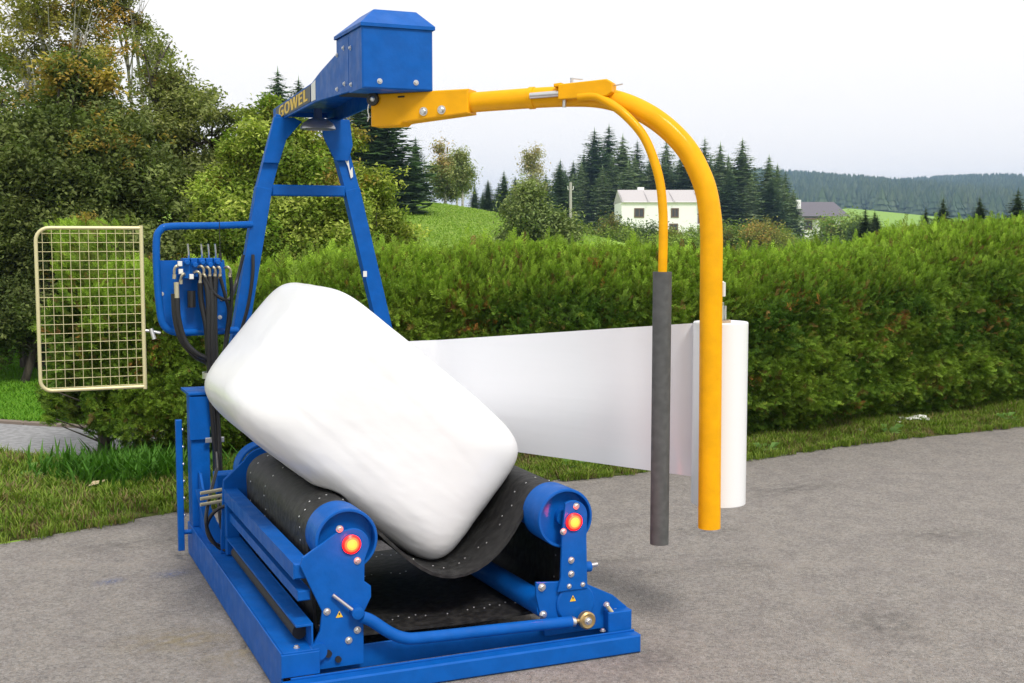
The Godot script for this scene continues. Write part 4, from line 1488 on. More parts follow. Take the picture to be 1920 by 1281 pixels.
func build_grass() -> void:
	var r := RandomNumberGenerator.new()
	r.seed = 31
	var n := FastNoiseLite.new()
	n.seed = 9
	n.frequency = 0.9
	var xs := []
	var cs := []
	var tries := 0
	while xs.size() < 26000 and tries < 200000:
		tries += 1
		var x := r.randf_range(-4.6, 6.4)
		var e := along(EDGE, x)
		var far := along(HEDGE, x) + 0.45
		if x < -2.9:
			far = minf(far, road_mid(x) - 0.9)
		var dd := lerpf(e - 0.06, far, pow(r.randf(), 1.15))
		var v := n.get_noise_2d(x, dd)
		var edge := dd - e
		if edge < 0.1 and n.get_noise_2d(x * 4.0, 50.0) < 0.05 and r.randf() < 0.75:
			continue
		if v < -0.28 and r.randf() < 0.6:
			continue
		var s := r.randf_range(0.035, 0.085) * (1.0 + 0.5 * v) * (0.75 if edge < 0.15 else 1.0)
		if x < -1.7:
			s *= 1.15
		xs.append(Transform3D(Basis(Vector3.UP, r.randf_range(0, TAU)).scaled(Vector3(s * 1.2, s, s * 1.2)), Vector3(x, verge_height(x, dd) - 0.006, -dd)))
		var c := Color(0.12, 0.22, 0.02).lerp(Color(0.28, 0.36, 0.06), r.randf())
		if r.randf() < 0.2 + 0.55 * maxf(0.0, -v):
			c = Color(0.34, 0.27, 0.12).lerp(Color(0.15, 0.11, 0.06), r.randf())
		cs.append(c)
	var g := scatter(self, "verge_grass", grass_tuft(9, 4), M.grass_blade, xs, cs)
	g.set_meta("label", "short ragged grass and dry stalks covering the verge")
	g.set_meta("category", "grass")
	# lawn behind the road and the meadow's tufts
	xs = []
	cs = []
	for i in 16000:
		var x := r.randf_range(-8.0, -2.2)
		var dd := road_mid(x) + 0.9 + pow(r.randf(), 1.3) * 4.6
		var s := r.randf_range(0.05, 0.1)
		xs.append(Transform3D(Basis(Vector3.UP, r.randf_range(0, TAU)).scaled(Vector3(s * 1.5, s * 0.8, s * 1.5)), Vector3(x, height(x, dd) - 0.01, -dd)))
		cs.append(Color(0.11, 0.28, 0.02).lerp(Color(0.19, 0.38, 0.035), r.randf()))
	g = scatter(self, "lawn_grass", grass_tuft(9, 6), M.grass_blade, xs, cs)
	g.set_meta("label", "bright green mown lawn beyond the grey side road")
	g.set_meta("category", "grass")
	xs = []
	cs = []
	for i in 26000:
		var dd := 20.0 + pow(r.randf(), 0.8) * 42.0
		var x := r.randf_range(-9.0, 5.0) * dd / 60.0 - 0.5
		var s := r.randf_range(0.09, 0.2)
		xs.append(Transform3D(Basis(Vector3.UP, r.randf_range(0, TAU)).scaled(Vector3(s * 2.2, s * 0.55, s * 2.2)), Vector3(x, height(x, dd) - 0.03, -dd)))
		cs.append(Color(0.25, 0.39, 0.055).lerp(Color(0.36, 0.48, 0.10), r.randf()))
	g = scatter(self, "meadow_grass", grass_tuft(9, 8), M.grass_blade, xs, cs)
	g.set_meta("label", "light green meadow rising towards the trees")
	g.set_meta("category", "grass")
	# long tussock and broad-leaved weeds
	xs = []
	cs = []
	var t := thing("grass_tussock", "tall arching grass tussock beneath the hedge left of the blue post", "grass tussock", Vector3(-2.4, 0.03, -7.72))
	for i in 320:
		var s := r.randf_range(0.10, 0.25)
		xs.append(Transform3D(Basis(Vector3.UP, r.randf_range(0, TAU)).scaled(Vector3(s, s, s)), Vector3(r.randfn(0, 0.26), 0, r.randfn(0, 0.14))))
		cs.append(Color(0.06, 0.17, 0.02).lerp(Color(0.12, 0.27, 0.04), r.randf()))
	scatter(t, "blades", grass_tuft(9, 12), M.grass_blade, xs, cs)
	var weeds := [[1.86, 8.82, "broad-leaved weed in the verge just right of the film roll"], [2.98, 9.6, "pale broad-leaved weed at the asphalt edge below the white scraps"], [4.2, 10.28, "broad-leaved weed at the right end of the verge"], [-3.05, 7.6, "leafy weed by the hedge's leftmost stem"], [0.42, 8.12, "low weed under the film sheet at the asphalt edge"]]
	for w in weeds:
		var st := start()
		st.set_smooth_group(-1)
		for k in 13:
			var a := r.randf_range(0, TAU)
			var out := Vector3(cos(a), 0, sin(a))
			var side := Vector3(-sin(a), 0, cos(a))
			var len_ := r.randf_range(0.07, 0.14)
			var lift := r.randf_range(0.3, 0.9)
			var m := out * len_ * 0.55 + Vector3.UP * len_ * lift * 0.8
			var e := out * len_ + Vector3.UP * len_ * lift * 0.75
			quad(st, side * 0.004, m + side * 0.024, e, Vector3.ZERO - side * 0.004)
			quad(st, -side * 0.004, e, m - side * 0.024, -side * 0.002)
		var pl := thing("weed", w[2], "weed", Vector3(w[0], verge_height(w[0], w[1]), -w[1]), 0, "weeds in the verge")
		part(pl, "leaves", done(st), M.weed)
	for w in [[-2.52, 7.32, 0.9, "pale dry leaf on the left verge in front of the tussock"], [0.84, 8.12, 0.6, "dry leaf at the asphalt edge beneath the film sheet"]]:
		var st := start()
		st.set_smooth_group(-1)
		var f := 0.07
		quad(st, Vector3(-f, 0, 0), Vector3(-f * 0.2, 0.012, f * 0.5), Vector3(f, 0.02, 0), Vector3(0, 0.0, 0))
		quad(st, Vector3(-f, 0, 0), Vector3(0, 0, 0), Vector3(f, 0.02, 0), Vector3(-f * 0.1, 0.018, -f * 0.5))
		var lf := thing("dry_leaf", w[3], "leaf", Vector3(w[0], verge_height(w[0], w[1]) + 0.045, -w[1]), w[2])
		part(lf, "blade", done(st), M.dry_leaf)
	# white scraps under the hedge
	for w in [[3.36, 10.12, 0.14, "larger crumpled white scrap lying under the right hedge"], [3.17, 9.98, 0.07, "small white scrap left of the larger scrap under the hedge"], [2.72, 9.6, 0.06, "smallest white scrap in the dark gap below the hedge"]]:
		var st := start()
		st.set_smooth_group(-1)
		var g2 := []
		for i in 5:
			for j in 5:
				g2.append(Vector3((i / 4.0 - 0.5) * w[2] * 1.7, r.randf_range(0.01, 0.5) * w[2], (j / 4.0 - 0.5) * w[2]))
		for i in 4:
			for j in 4:
				quad(st, g2[i * 5 + j], g2[i * 5 + j + 1], g2[i * 5 + j + 6], g2[i * 5 + j + 5])
		var sc := thing("paper_scrap", w[3], "scrap", Vector3(w[0], verge_height(w[0], w[1]) + 0.01, -w[1]), 0, "white scraps under the hedge")
		part(sc, "sheet", done(st), M.white_plastic)

# ---------------------------------------------------------------- hedge
func hedge_top(x: float) -> float:
	return 1.36 + 0.12 * smoothstep(-2.2, -0.2, x) - 0.06 * smoothstep(1.0, 2.0, x) * smoothstep(3.4, 2.8, x) + 0.22 * smoothstep(2.7, 4.9, x)

func build_hedge() -> void:
	var r := RandomNumberGenerator.new()
	r.seed = 71
	var n := FastNoiseLite.new()
	n.seed = 17
	n.frequency = 1.0
	n.fractal_octaves = 3
	var t := thing("hedge", "long clipped thuja hedge with browned sprigs behind the machine", "hedge", Vector3(0, 0.04, -8.5))
	var off := -t.position
	var xs := []
	var cs := []
	var thick := 1.0
	var x0 := -2.82
	var x1 := 7.2
	var count := 150000
	for i in count:
		var x := r.randf_range(x0, x1)
		var front := along(HEDGE, x)
		var slope := (along(HEDGE, x + 0.1) - along(HEDGE, x - 0.1)) / 0.2
		var out := Vector3(slope, 0, 1.0).normalized()      # towards the yard
		var top := hedge_top(x) + 0.07 * n.get_noise_2d(x * 1.3, 4.0)
		var kind := r.randf()
		var p: Vector3
		var face: Vector3
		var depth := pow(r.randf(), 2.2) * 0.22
		if kind < 0.62:      # front
			var y := lerpf(0.1 + 0.22 * smoothstep(-2.2, -2.9, x), top, pow(r.randf(), 0.92))
			var bulge := 0.20 * sin(clampf(y / top, 0, 1) * PI * 0.75 + 0.25) + 0.15 * n.get_noise_3d(x * 1.2, y * 1.5, 0.0) + 0.11 * n.get_noise_3d(x * 4.0, y * 5.0, 9.0)
			bulge -= 0.22 * smoothstep(0.8, 1.0, y / top) + 0.16 * smoothstep(0.35, 0.05, y)
			p = Vector3(x, y, -front) + out * (bulge - depth)
			face = (out + Vector3.UP * lerpf(-0.1, 0.7, y / top)).normalized()
		elif kind < 0.88:     # top
			var g := r.randf()
			p = Vector3(x, top + 0.06 * n.get_noise_2d(x * 2.0, g * 3.0) - depth * 0.7 - 0.12 * pow(absf(g * 2 - 1), 4.0), -front) - out * (g * thick)
			face = (Vector3.UP + out * (0.35 - g * 0.7)).normalized()
		elif kind < 0.945:     # back
			var y := lerpf(0.1, top, r.randf())
			p = Vector3(x, y, -front) - out * (thick + 0.05 * n.get_noise_2d(x, y) - depth)
			face = -out
		else:                # left end
			var y := lerpf(0.34, top, r.randf())
			var g := r.randf()
			p = Vector3(x0 - 0.16 - 0.12 * sin(y * 2.0) + 0.2 * n.get_noise_2d(y * 2.0, g * 2.0) + depth, y, -along(HEDGE, x0) - g * thick)
			face = (Vector3(-1, 0.3, 0.3)).normalized()
		var ratio := p.y / top
		var young := smoothstep(0.72, 1.0, ratio)
		var grow := (face * 0.75 + Vector3.UP * (0.35 + young * 0.6) + Vector3(r.randfn(0, 0.42), r.randfn(0, 0.34), r.randfn(0, 0.42))).normalized()
		if ratio < 0.75 and r.randf() < 0.45:
			grow.y -= 0.7
			grow = grow.normalized()
		var side := grow.cross(Vector3(r.randfn(), r.randfn(), r.randfn())).normalized()
		var s := r.randf_range(0.05, 0.115)
		if kind >= 0.62 and kind < 0.88 and r.randf() < 0.045:
			s *= 1.45
			p.y += r.randf() * 0.09
		xs.append(Transform3D(Basis(side * s * 0.9, grow * s, side.cross(grow) * s), p + off - grow * s * 0.4))
		var v := n.get_noise_3d(x * 1.1, p.y * 1.6, 20.0)
		var c := Color(0.07, 0.15, 0.019).lerp(Color(0.225, 0.34, 0.036), clampf(0.5 + v + r.randf_range(-0.3, 0.3), 0, 1))
		c = c.lerp(Color(0.31, 0.47, 0.045), young * r.randf_range(0.45, 1.0))
		var rust := n.get_noise_3d(x * 1.9 + 7.0, p.y * 1.9, 60.0)
		if rust > 0.36 and r.randf() < 0.2 and ratio < 0.95:
			c = Color(0.40, 0.19, 0.04).lerp(Color(0.16, 0.075, 0.03), r.randf())
		elif r.randf() < 0.035:
			c = Color(0.2, 0.13, 0.04)
		elif r.randf() < 0.07:
			c = Color(0.2, 0.26, 0.03)
		c = c * r.randf_range(0.6, 1.4)
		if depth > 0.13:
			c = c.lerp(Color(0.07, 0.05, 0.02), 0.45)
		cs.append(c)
	var half := xs.size() / 2
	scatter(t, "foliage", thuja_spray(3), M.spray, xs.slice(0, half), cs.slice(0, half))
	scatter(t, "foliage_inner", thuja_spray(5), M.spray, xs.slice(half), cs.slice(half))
	# stems, and the mass of twigs inside
	var st := start()
	for i in 36:
		var x := lerpf(x0 + 0.08, x1, i / 35.0) + r.randf_range(-0.06, 0.06)
		var dd := along(HEDGE, x) + 0.4 + r.randf_range(-0.08, 0.08)
		if i == 0:
			dd = 8.15
		st = start()
		var h := hedge_top(x) * 0.85
		tube(st, curve([Vector3(x, -0.02, -dd) + off, Vector3(x + r.randf_range(-0.04, 0.04), h * 0.5, -dd + 0.02) + off, Vector3(x + r.randf_range(-0.06, 0.06), h, -dd) + off], 3), 0.05 if i == 0 else r.randf_range(0.025, 0.04), 7, 0.4)
		for k in 12:
			var y := r.randf_range(0.15, h)
			var a := r.randf_range(0, TAU)
			var e := Vector3(cos(a) * 0.3, r.randf_range(0.0, 0.2), sin(a) * 0.42)
			tube(st, [Vector3(x, y, -dd) + off, Vector3(x, y, -dd) + off + e], 0.008, 4, 0.4, false)
		part(t, "stem", done(st), M.bark)
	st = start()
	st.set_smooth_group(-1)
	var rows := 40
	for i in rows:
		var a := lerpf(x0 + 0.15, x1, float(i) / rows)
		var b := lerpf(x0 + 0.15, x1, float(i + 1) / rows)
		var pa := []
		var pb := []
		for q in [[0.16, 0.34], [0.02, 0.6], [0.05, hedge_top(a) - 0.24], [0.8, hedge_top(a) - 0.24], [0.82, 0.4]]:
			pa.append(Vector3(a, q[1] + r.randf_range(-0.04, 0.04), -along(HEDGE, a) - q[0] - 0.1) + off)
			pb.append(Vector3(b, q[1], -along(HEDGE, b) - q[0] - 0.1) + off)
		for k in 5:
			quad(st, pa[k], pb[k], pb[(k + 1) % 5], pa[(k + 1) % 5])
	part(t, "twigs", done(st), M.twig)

# ---------------------------------------------------------------- buildings
func gabled_house() -> void:
	var d := 110.0
	var t := thing("white_house", "two-storey white house with pale gabled roof behind the arm", "house", Vector3(14.0, 0.55, -114.0))
	var st := start()
	box(st, Vector3(-4.2, 0, -3.5), Vector3(2.6, 4.0, 4.0), 0.01)
	box(st, Vector3(2.6, 0, -3.5), Vector3(4.4, 4.0, 2.6), 0.01)
	part(t, "wall", done(st), M.house_wall)
	st = start()
	prism(st, [Vector2(-4.2, 3.93), Vector2(4.7, 3.93), Vector2(0.3, 5.2)], 8.8, 0.01, Transform3D(Basis(Vector3(0, 0, -1), Vector3.UP, Vector3(1, 0, 0)), Vector3(0.2, 0, 0)))
	var roof := part(t, "roof", done(st), M.pale_roof)
	st = start()
	box(st, Vector3(-2.3, 4.7, -0.9), Vector3(-1.7, 5.45, -0.4), 0.01)
	part(roof, "chimney", done(st), M.house_wall)
	for k in 4:
		st = start()
		beam(st, Vector3(-4.1 + 2.3 * k, 5.16, -0.25), Vector3(-4.1 + 2.3 * k, 3.97, 4.75), 0.05, 0.05, Vector3.RIGHT, 0.005)
		part(roof, "roof_seam", done(st), M.pale_roof)
	for q in [[-2.6, 3.0, 4.0, 0.8, 0.65], [0.6, 3.0, 4.0, 0.6, 0.65], [0.5, 1.6, 4.0, 0.7, 0.7], [-2.6, 1.2, 4.0, 0.8, 0.7]]:
		house_window(t, Vector3(q[0], q[1], q[2]), q[3], q[4])
	# balcony in the recess on the right
	st = start()
	box(st, Vector3(2.62, 1.9, 2.61), Vector3(4.4, 2.0, 4.0), 0.01)
	var bal := part(t, "balcony", done(st), M.house_wall)
	for k in 10:
		st = start()
		box(st, Vector3(2.7 + k * 0.18, 2.0, 3.9), Vector3(2.75 + k * 0.18, 2.85, 3.95), 0.005)
		part(bal, "baluster", done(st), M.brown_wood)
	st = start()
	box(st, Vector3(2.62, 2.852, 3.88), Vector3(4.4, 2.93, 3.97), 0.005)
	part(bal, "rail", done(st), M.brown_wood)
	house_window(t, Vector3(3.4, 2.9, 2.6), 0.8, 1.4)
	house_window(t, Vector3(3.4, 0.9, 2.6), 0.9, 1.3)

func house_window(t: Node3D, at: Vector3, w: float, h: float) -> void:
	var st := start()
	for s in [-1.0, 1.0]:
		box(st, at + Vector3(s * w / 2 - 0.05, -h / 2, 0.003), at + Vector3(s * w / 2 + 0.05, h / 2, 0.06), 0.005)
		box(st, at + Vector3(-w / 2 - 0.05, s * (h / 2 + 0.05) - 0.05, 0.003), at + Vector3(w / 2 + 0.05, s * (h / 2 + 0.05) + 0.049, 0.058), 0.005)
	box(st, at + Vector3(-0.03, -h / 2, 0.006), at + Vector3(0.03, h / 2, 0.055), 0.005)
	var f := part(t, "window", done(st), M.brown_wood)
	st = start()
	box(st, at + Vector3(-w / 2, -h / 2, 0.004), at + Vector3(w / 2, h / 2, 0.02), 0.002)
	part(f, "pane", done(st), M.dark_glass)

func low_house() -> void:
	var t := thing("low_house", "low white house with dark grey roof and white chimney", "house", Vector3(37.0, 0.75, -154.0))
	var st := start()
	box(st, Vector3(-3.6, 0, -4), Vector3(3.4, 3.25, 3.3), 0.01)
	part(t, "wall", done(st), M.house_wall)
	st = start()
	st.set_smooth_group(-1)
	var e := [Vector3(-4.3, 3.1, 4.2), Vector3(4.3, 3.1, 4.2), Vector3(4.3, 3.1, -4.8), Vector3(-4.3, 3.1, -4.8)]
	var ra := Vector3(-3.5, 4.95, -0.3)
	var rb := Vector3(3.4, 4.95, -0.3)
	quad(st, e[0], e[1], rb, ra)
	quad(st, e[2], e[3], ra, rb)
	tri(st, e[3], e[0], ra)
	tri(st, e[1], e[2], rb)
	quad(st, e[3], e[2], e[1], e[0])
	var roof := part(t, "roof", done(st), M.dark_roof)
	st = start()
	box(st, Vector3(-1.75, 3.6, 1.4), Vector3(-1.2, 5.15, 1.9), 0.01)
	part(roof, "chimney", done(st), M.house_wall)
	st = start()
	box(st, Vector3(-4.3, 1.5, 3.3), Vector3(-2.9, 1.62, 5.2), 0.01, Transform3D(Basis(Vector3.RIGHT, 0.0), Vector3.ZERO))
	part(t, "porch_roof", done(st), M.dark_roof)
	st = start()
	box(st, Vector3(-1.5, 2.7, 3.32), Vector3(2.2, 2.85, 4.1), 0.01)
	part(t, "canopy_beam", done(st), M.brown_wood)
	for x in [-1.6, 0.4, 2.3]:
		st = start()
		box(st, Vector3(x - 0.12, 0, 3.7), Vector3(x + 0.12, 2.8, 3.95), 0.01)
		part(t, "porch_post", done(st), M.house_wall)
	for x in [-2.3, -0.6, 1.4]:
		house_window(t, Vector3(x, 2.0, 3.3), 0.9, 0.9)

func utility_pole() -> void:
	var x := 3.81
	var d := 80.0
	var b := height(x, d)
	var t := thing("utility_pole", "pale wooden utility pole standing before the spruces", "utility pole", Vector3(x, b - 0.2, -d))
	var st := start()
	tube(st, [Vector3.ZERO, Vector3(0, 5.2 - b, 0)], 0.11, 10, 0.8)
	part(t, "pole", done(st), M.pole_wood)
	for k in 2:
		st = start()
		tube(st, [Vector3(-0.12 + 0.24 * k, 4.7 - b, 0), Vector3(-0.18 + 0.36 * k, 4.75 - b, 0), Vector3(-0.18 + 0.36 * k, 4.95 - b, 0)], 0.03, 6)
		part(t, "insulator", done(st), M.white_plastic)

# ---------------------------------------------------------------- trees
func build_trees() -> void:
	var near_leaf := leaf_cluster(24, 0.23, 0.8, 3)
	var green := [Color(0.085, 0.125, 0.034), Color(0.23, 0.27, 0.085), Color(0.48, 0.40, 0.08), Color(0.40, 0.27, 0.06)]
	var olive := [Color(0.12, 0.155, 0.05), Color(0.29, 0.31, 0.10), Color(0.28, 0.2, 0.04), Color(0.2, 0.13, 0.04)]
	var gold := [Color(0.2, 0.22, 0.06), Color(0.38, 0.33, 0.08), Color(0.55, 0.36, 0.09), Color(0.46, 0.28, 0.08)]
	var lime := [Color(0.17, 0.27, 0.035), Color(0.42, 0.47, 0.10), Color(0.36, 0.3, 0.06), Color(0.3, 0.22, 0.05)]
	# [x, d, y, radius, squash, leaf clumps, share of autumn leaves]
	leafy_tree("broadleaf_tree", "dense dark green tree filling the left edge of the photo", "tree", Vector3(-5.6, height(-5.6, 14), -14.2), [[-5.46, 14, 2.2, 0.9, 0.9, 1500], [-5.3, 14.6, 3.0, 0.6, 1.0, 420, 0.1], [-6.0, 14, 2.6, 0.8, 1, 900], [-5.75, 13.6, 1.25, 0.8, 0.9, 1200], [-6.4, 14, 1.8, 0.9, 0.9, 800], [-5.2, 13.6, 0.85, 0.5, 0.8, 450], [-4.95, 14.1, 3.4, 0.3, 0.8, 260, 0.55]], 0.16, near_leaf, 0.15, green, 5, M.bark, "", 0.36)
	leafy_tree("broadleaf_tree", "dark olive tree right of the dense tree, behind the mesh guard", "tree", Vector3(-4.5, height(-4.5, 14.4), -14.6), [[-4.75, 14, 2.5, 0.7, 0.9, 850, 0.06], [-4.3, 13.8, 1.95, 0.68, 0.9, 950], [-4.95, 13.6, 1.6, 0.6, 0.8, 750], [-4.6, 13.5, 1.2, 0.5, 0.7, 520]], 0.13, near_leaf, 0.145, green, 11, M.bark, "", 0.36)
	leafy_tree("broadleaf_tree", "rounded olive tree with a loose airy crown left of the mast", "tree", Vector3(-4.0, height(-4, 15.3), -15.4), [[-4.2, 15, 2.75, 0.62, 0.95, 560, 0.08], [-3.75, 14.8, 2.25, 0.58, 0.9, 620], [-3.9, 14.7, 1.75, 0.6, 0.7, 640], [-4.4, 15.2, 3.55, 0.52, 1.1, 240, 0.08], [-3.65, 15, 2.75, 0.48, 1.0, 260], [-4.1, 15.3, 3.3, 0.42, 1.0, 170]], 0.11, near_leaf, 0.13, olive, 17, M.bark, "", 0.4)
	leafy_tree("birch_tree", "thin birch with golden leaves reaching above the dark trees", "tree", Vector3(-6.0, height(-6, 17), -17.3), [[-5.95, 17, 4.45, 0.55, 1.4, 170, 0.4], [-6.5, 17, 4.7, 0.65, 1.3, 230, 0.35], [-5.7, 17.2, 4.0, 0.4, 1.1, 110, 0.6], [-6.8, 17, 4.0, 0.6, 1.2, 260, 0.25]], 0.09, near_leaf, 0.14, gold, 23, M.birch_bark, "", 0.38)
	leafy_tree("birch_tree", "slim grey-green birch at the top left with open branches", "tree", Vector3(-5.3, height(-5.3, 17.5), -17.8), [[-5.35, 17.5, 4.75, 0.38, 1.3, 130, 0.1], [-5.1, 17.5, 4.2, 0.3, 1.1, 60, 0.1], [-5.5, 17.6, 5.0, 0.35, 1.2, 90, 0.1]], 0.06, near_leaf, 0.13, olive, 29, M.birch_bark, "", 0.38)
	leafy_tree("shrub", "low dark shrub in front of the left trees", "shrub", Vector3(-5.3, height(-5.3, 13), -13.1), [[-5.5, 13.1, 0.75, 0.5, 0.8, 620], [-4.9, 13.2, 0.9, 0.5, 0.9, 620, 0.04], [-6.1, 13, 0.8, 0.55, 0.8, 620], [-4.2, 13.1, 1.1, 0.5, 0.9, 620], [-3.6, 13.0, 1.2, 0.5, 0.9, 620, 0.05]], 0.05, near_leaf, 0.12, green, 37, M.bark, "", 0.28)
	leafy_tree("shrub", "yellowish sapling poking above the hedge behind the mesh guard", "shrub", Vector3(-3.75, 0, -10.6), [[-3.78, 10.6, 1.5, 0.16, 1.7, 110, 0.5], [-3.6, 10.7, 1.0, 0.25, 1.0, 120, 0.1]], 0.02, near_leaf, 0.08, lime, 39, M.bark, "", 0.3)
	leafy_tree("broadleaf_tree", "yellow-green tree seen through the legs of the blue mast", "tree", Vector3(-2.5, height(-2.5, 13), -13.2), [[-2.55, 13, 2.42, 0.42, 1.0, 560, 0.12], [-2.78, 13, 2.05, 0.42, 1.0, 560, 0.1], [-2.25, 13, 2.1, 0.45, 1.0, 620, 0.12], [-2.5, 12.8, 1.6, 0.6, 0.8, 900, 0.04], [-2.95, 13, 1.55, 0.45, 0.8, 520], [-2.0, 13, 1.6, 0.45, 0.9, 520, 0.04], [-2.6, 13, 2.75, 0.18, 1.4, 110, 0.1], [-2.3, 13, 2.5, 0.2, 1.3, 110, 0.1], [-2.9, 13, 2.4, 0.2, 1.2, 110, 0.1]], 0.08, near_leaf, 0.125, lime, 41, M.bark, "", 0.3)
	leafy_tree("broadleaf_tree", "bushy green tree sloping down to the meadow right of the mast", "tree", Vector3(-1.85, height(-1.85, 15), -15.2), [[-2.1, 15, 2.25, 0.36, 1.0, 420, 0.08], [-1.9, 15, 1.95, 0.42, 0.9, 560, 0.04], [-1.62, 14.8, 1.6, 0.36, 0.9, 480], [-1.42, 14.6, 1.25, 0.28, 0.9, 260], [-2.15, 15, 2.8, 0.25, 1.2, 170, 0.3], [-2.2, 14.6, 1.7, 0.5, 0.9, 600]], 0.08, near_leaf, 0.125, [Color(0.17, 0.25, 0.035), Color(0.36, 0.40, 0.075), Color(0.3, 0.24, 0.05), Color(0.25, 0.2, 0.04)], 43, M.bark, "", 0.3)

	# conifers
	for k in 4:
		spruce_crowns.append(spruce_crown(100 + k, 0.2, [52, 58, 48, 55][k], [0.7, 0.55, 0.8, 0.5][k]))
	var st := start()
	tube(st, [Vector3(0, -0.02, 0), Vector3(0, 0.95, 0)], 0.011, 8, 0.15)
	spruce_trunk = done(st)
	var mid := Color(0.36, 0.45, 0.26)
	var deep := Color(0.22, 0.31, 0.19)
	for s in [[-9.45, 50.0, 8.3, 0.36, "tall spruce behind the mast, left of the boom"], [-8.7, 50.5, 8.0, 0.32, "spruce just right of the tall spruce left of the boom"], [-5.6, 50.0, 7.8, 0.5, "broad dark spruce under the drive hood"], [-6.6, 53.0, 7.5, 0.42, "spruce half hidden behind the mast's right leg"], [-5.15, 49.0, 6.6, 0.42, "lower spruce right of the broad dark spruce"], [-4.85, 62.0, 6.5, 0.36, "lone dark spruce at the meadow's upper left edge"]]:
		spruce(s[4], s[0], s[1], s[2], s[3], deep)
	for s in [[-2.37, 78.0, 4.75, "first small spruce right of the meadow birches"], [-1.48, 76.0, 5.0, "second small spruce right of the meadow birches"], [-0.85, 79.0, 4.9, "third small spruce right of the meadow birches"], [-0.49, 75.0, 5.5, "tallest small spruce left of the pale birch"], [0.2, 74.0, 5.1, "small spruce just left of the pale birch"], [2.2, 80.0, 5.6, "small spruce just right of the pale birch"], [3.3, 85.0, 6.5, "slim spruce left of the utility pole"], [-1.9, 80.0, 4.4, "lowest small spruce above the meadow"]]:
		spruce(s[3], s[0], s[1], s[2], 0.33, deep)
	var wood := [[4.9, 125.0, 9.2], [6.37, 128.0, 9.3], [7.65, 131.0, 10.3], [8.43, 126.0, 12.4], [10.45, 133.0, 13.4], [11.41, 127.0, 11.9], [13.71, 135.0, 11.9], [14.78, 129.0, 10.8], [16.66, 133.0, 11.9], [17.98, 128.0, 10.7], [20.64, 132.0, 12.0], [21.3, 126.0, 11.0], [23.0, 131.0, 10.1], [23.75, 127.0, 11.5], [25.2, 133.0, 10.2], [26.3, 126.0, 9.8], [27.6, 128.0, 9.0], [29.1, 131.0, 8.4], [8.9, 121.0, 8.4], [11.42, 121.0, 8.8], [23.4, 120.0, 7.6], [21.4, 121.0, 8.1], [6.0, 121.0, 7.6], [19.2, 122.0, 8.6], [25.5, 121.0, 7.2], [27.2, 123.0, 6.6], [12.6, 138.0, 10.8], [18.9, 138.0, 10.6], [9.4, 138.0, 11.2], [22.4, 139.0, 10.4], [24.5, 138.0, 9.6], [15.6, 138.0, 10.9], [7.0, 124.0, 8.9], [10.2, 124.0, 9.4], [13.0, 130.0, 9.9], [16.0, 128.0, 9.4], [28.4, 124.0, 6.2], [5.5, 127.0, 8.3]]
	wood.sort_custom(func(a, b): return a[0] / a[1] < b[0] / b[1])
	for i in wood.size():
		var s = wood[i]
		var where := "left of the white house" if s[0] / s[1] < 0.085 else ("behind the white house" if s[0] / s[1] < 0.165 else "right of the orange arm")
		spruce("%s spruce in the dark wood %s, %s from the left" % ["tall" if s[2] > 10.5 else ("middling" if s[2] > 8.7 else "low"), where, ordinal(i)], s[0], s[1], s[2], rng.randf_range(0.29, 0.40), mid if i % 3 else deep, "spruces of the wood behind the white house")
	for s in [[12.1, 42.0, 2.5, "squat conifer tip above the hedge right of the grey roof"], [15.8, 45.0, 2.95, "second conifer tip above the right hedge"], [17.9, 47.0, 3.05, "third conifer tip above the right hedge"], [14.5, 43.0, 2.55, "small conifer tip just left of the second tip"], [16.8, 44.0, 2.75, "narrow conifer tip just right of the second tip"], [13.1, 44.0, 2.3, "lowest conifer tip right of the squat one"], [17.5, 42.5, 3.2, "conifer at the photo's right edge above the hedge"], [13.6, 46.0, 2.5, "low conifer tip above the hedge between two taller tips"]]:
		spruce(s[3], s[0], s[1], s[2], 0.36, Color(0.085, 0.13, 0.05), "", "young_conifer")

	# leafy trees in the middle distance
	var far_leaf := leaf_cluster(18, 0.2, 0.9, 9)
	var pale := [Color(0.2, 0.26, 0.1), Color(0.36, 0.37, 0.15), Color(0.46, 0.31, 0.13), Color(0.38, 0.3, 0.14)]
	leafy_tree("birch_tree", "yellowing birch with rusty top beside the lone spruce", "tree", Vector3(-3.5, height(-3.5, 64), -64), [[-3.6, 64, 5.7, 0.42, 1.4, 190, 0.55], [-3.7, 64, 4.8, 0.6, 1.2, 280, 0.15], [-3.25, 64.4, 5.0, 0.45, 1.4, 190, 0.3], [-3.5, 64.4, 4.0, 0.6, 0.9, 230, 0.05]], 0.09, far_leaf, 0.36, pale, 51, M.birch_bark, "", 0.33)
	leafy_tree("birch_tree", "slender birch with white trunk on the meadow's crest", "tree", Vector3(-2.5, height(-2.5, 62), -62), [[-2.5, 62, 5.35, 0.3, 1.6, 120, 0.1], [-2.45, 62, 4.5, 0.42, 1.5, 200, 0.05]], 0.07, far_leaf, 0.32, pale, 53, M.birch_bark, "", 0.33)
	leafy_tree("birch_tree", "bushy birch between the rusty birch and the slender birch", "tree", Vector3(-3.0, height(-3.0, 67), -67), [[-3.05, 67, 5.3, 0.45, 1.3, 180, 0.25], [-2.95, 67, 4.4, 0.6, 1.1, 260]], 0.07, far_leaf, 0.36, pale, 57, M.birch_bark, "", 0.33)
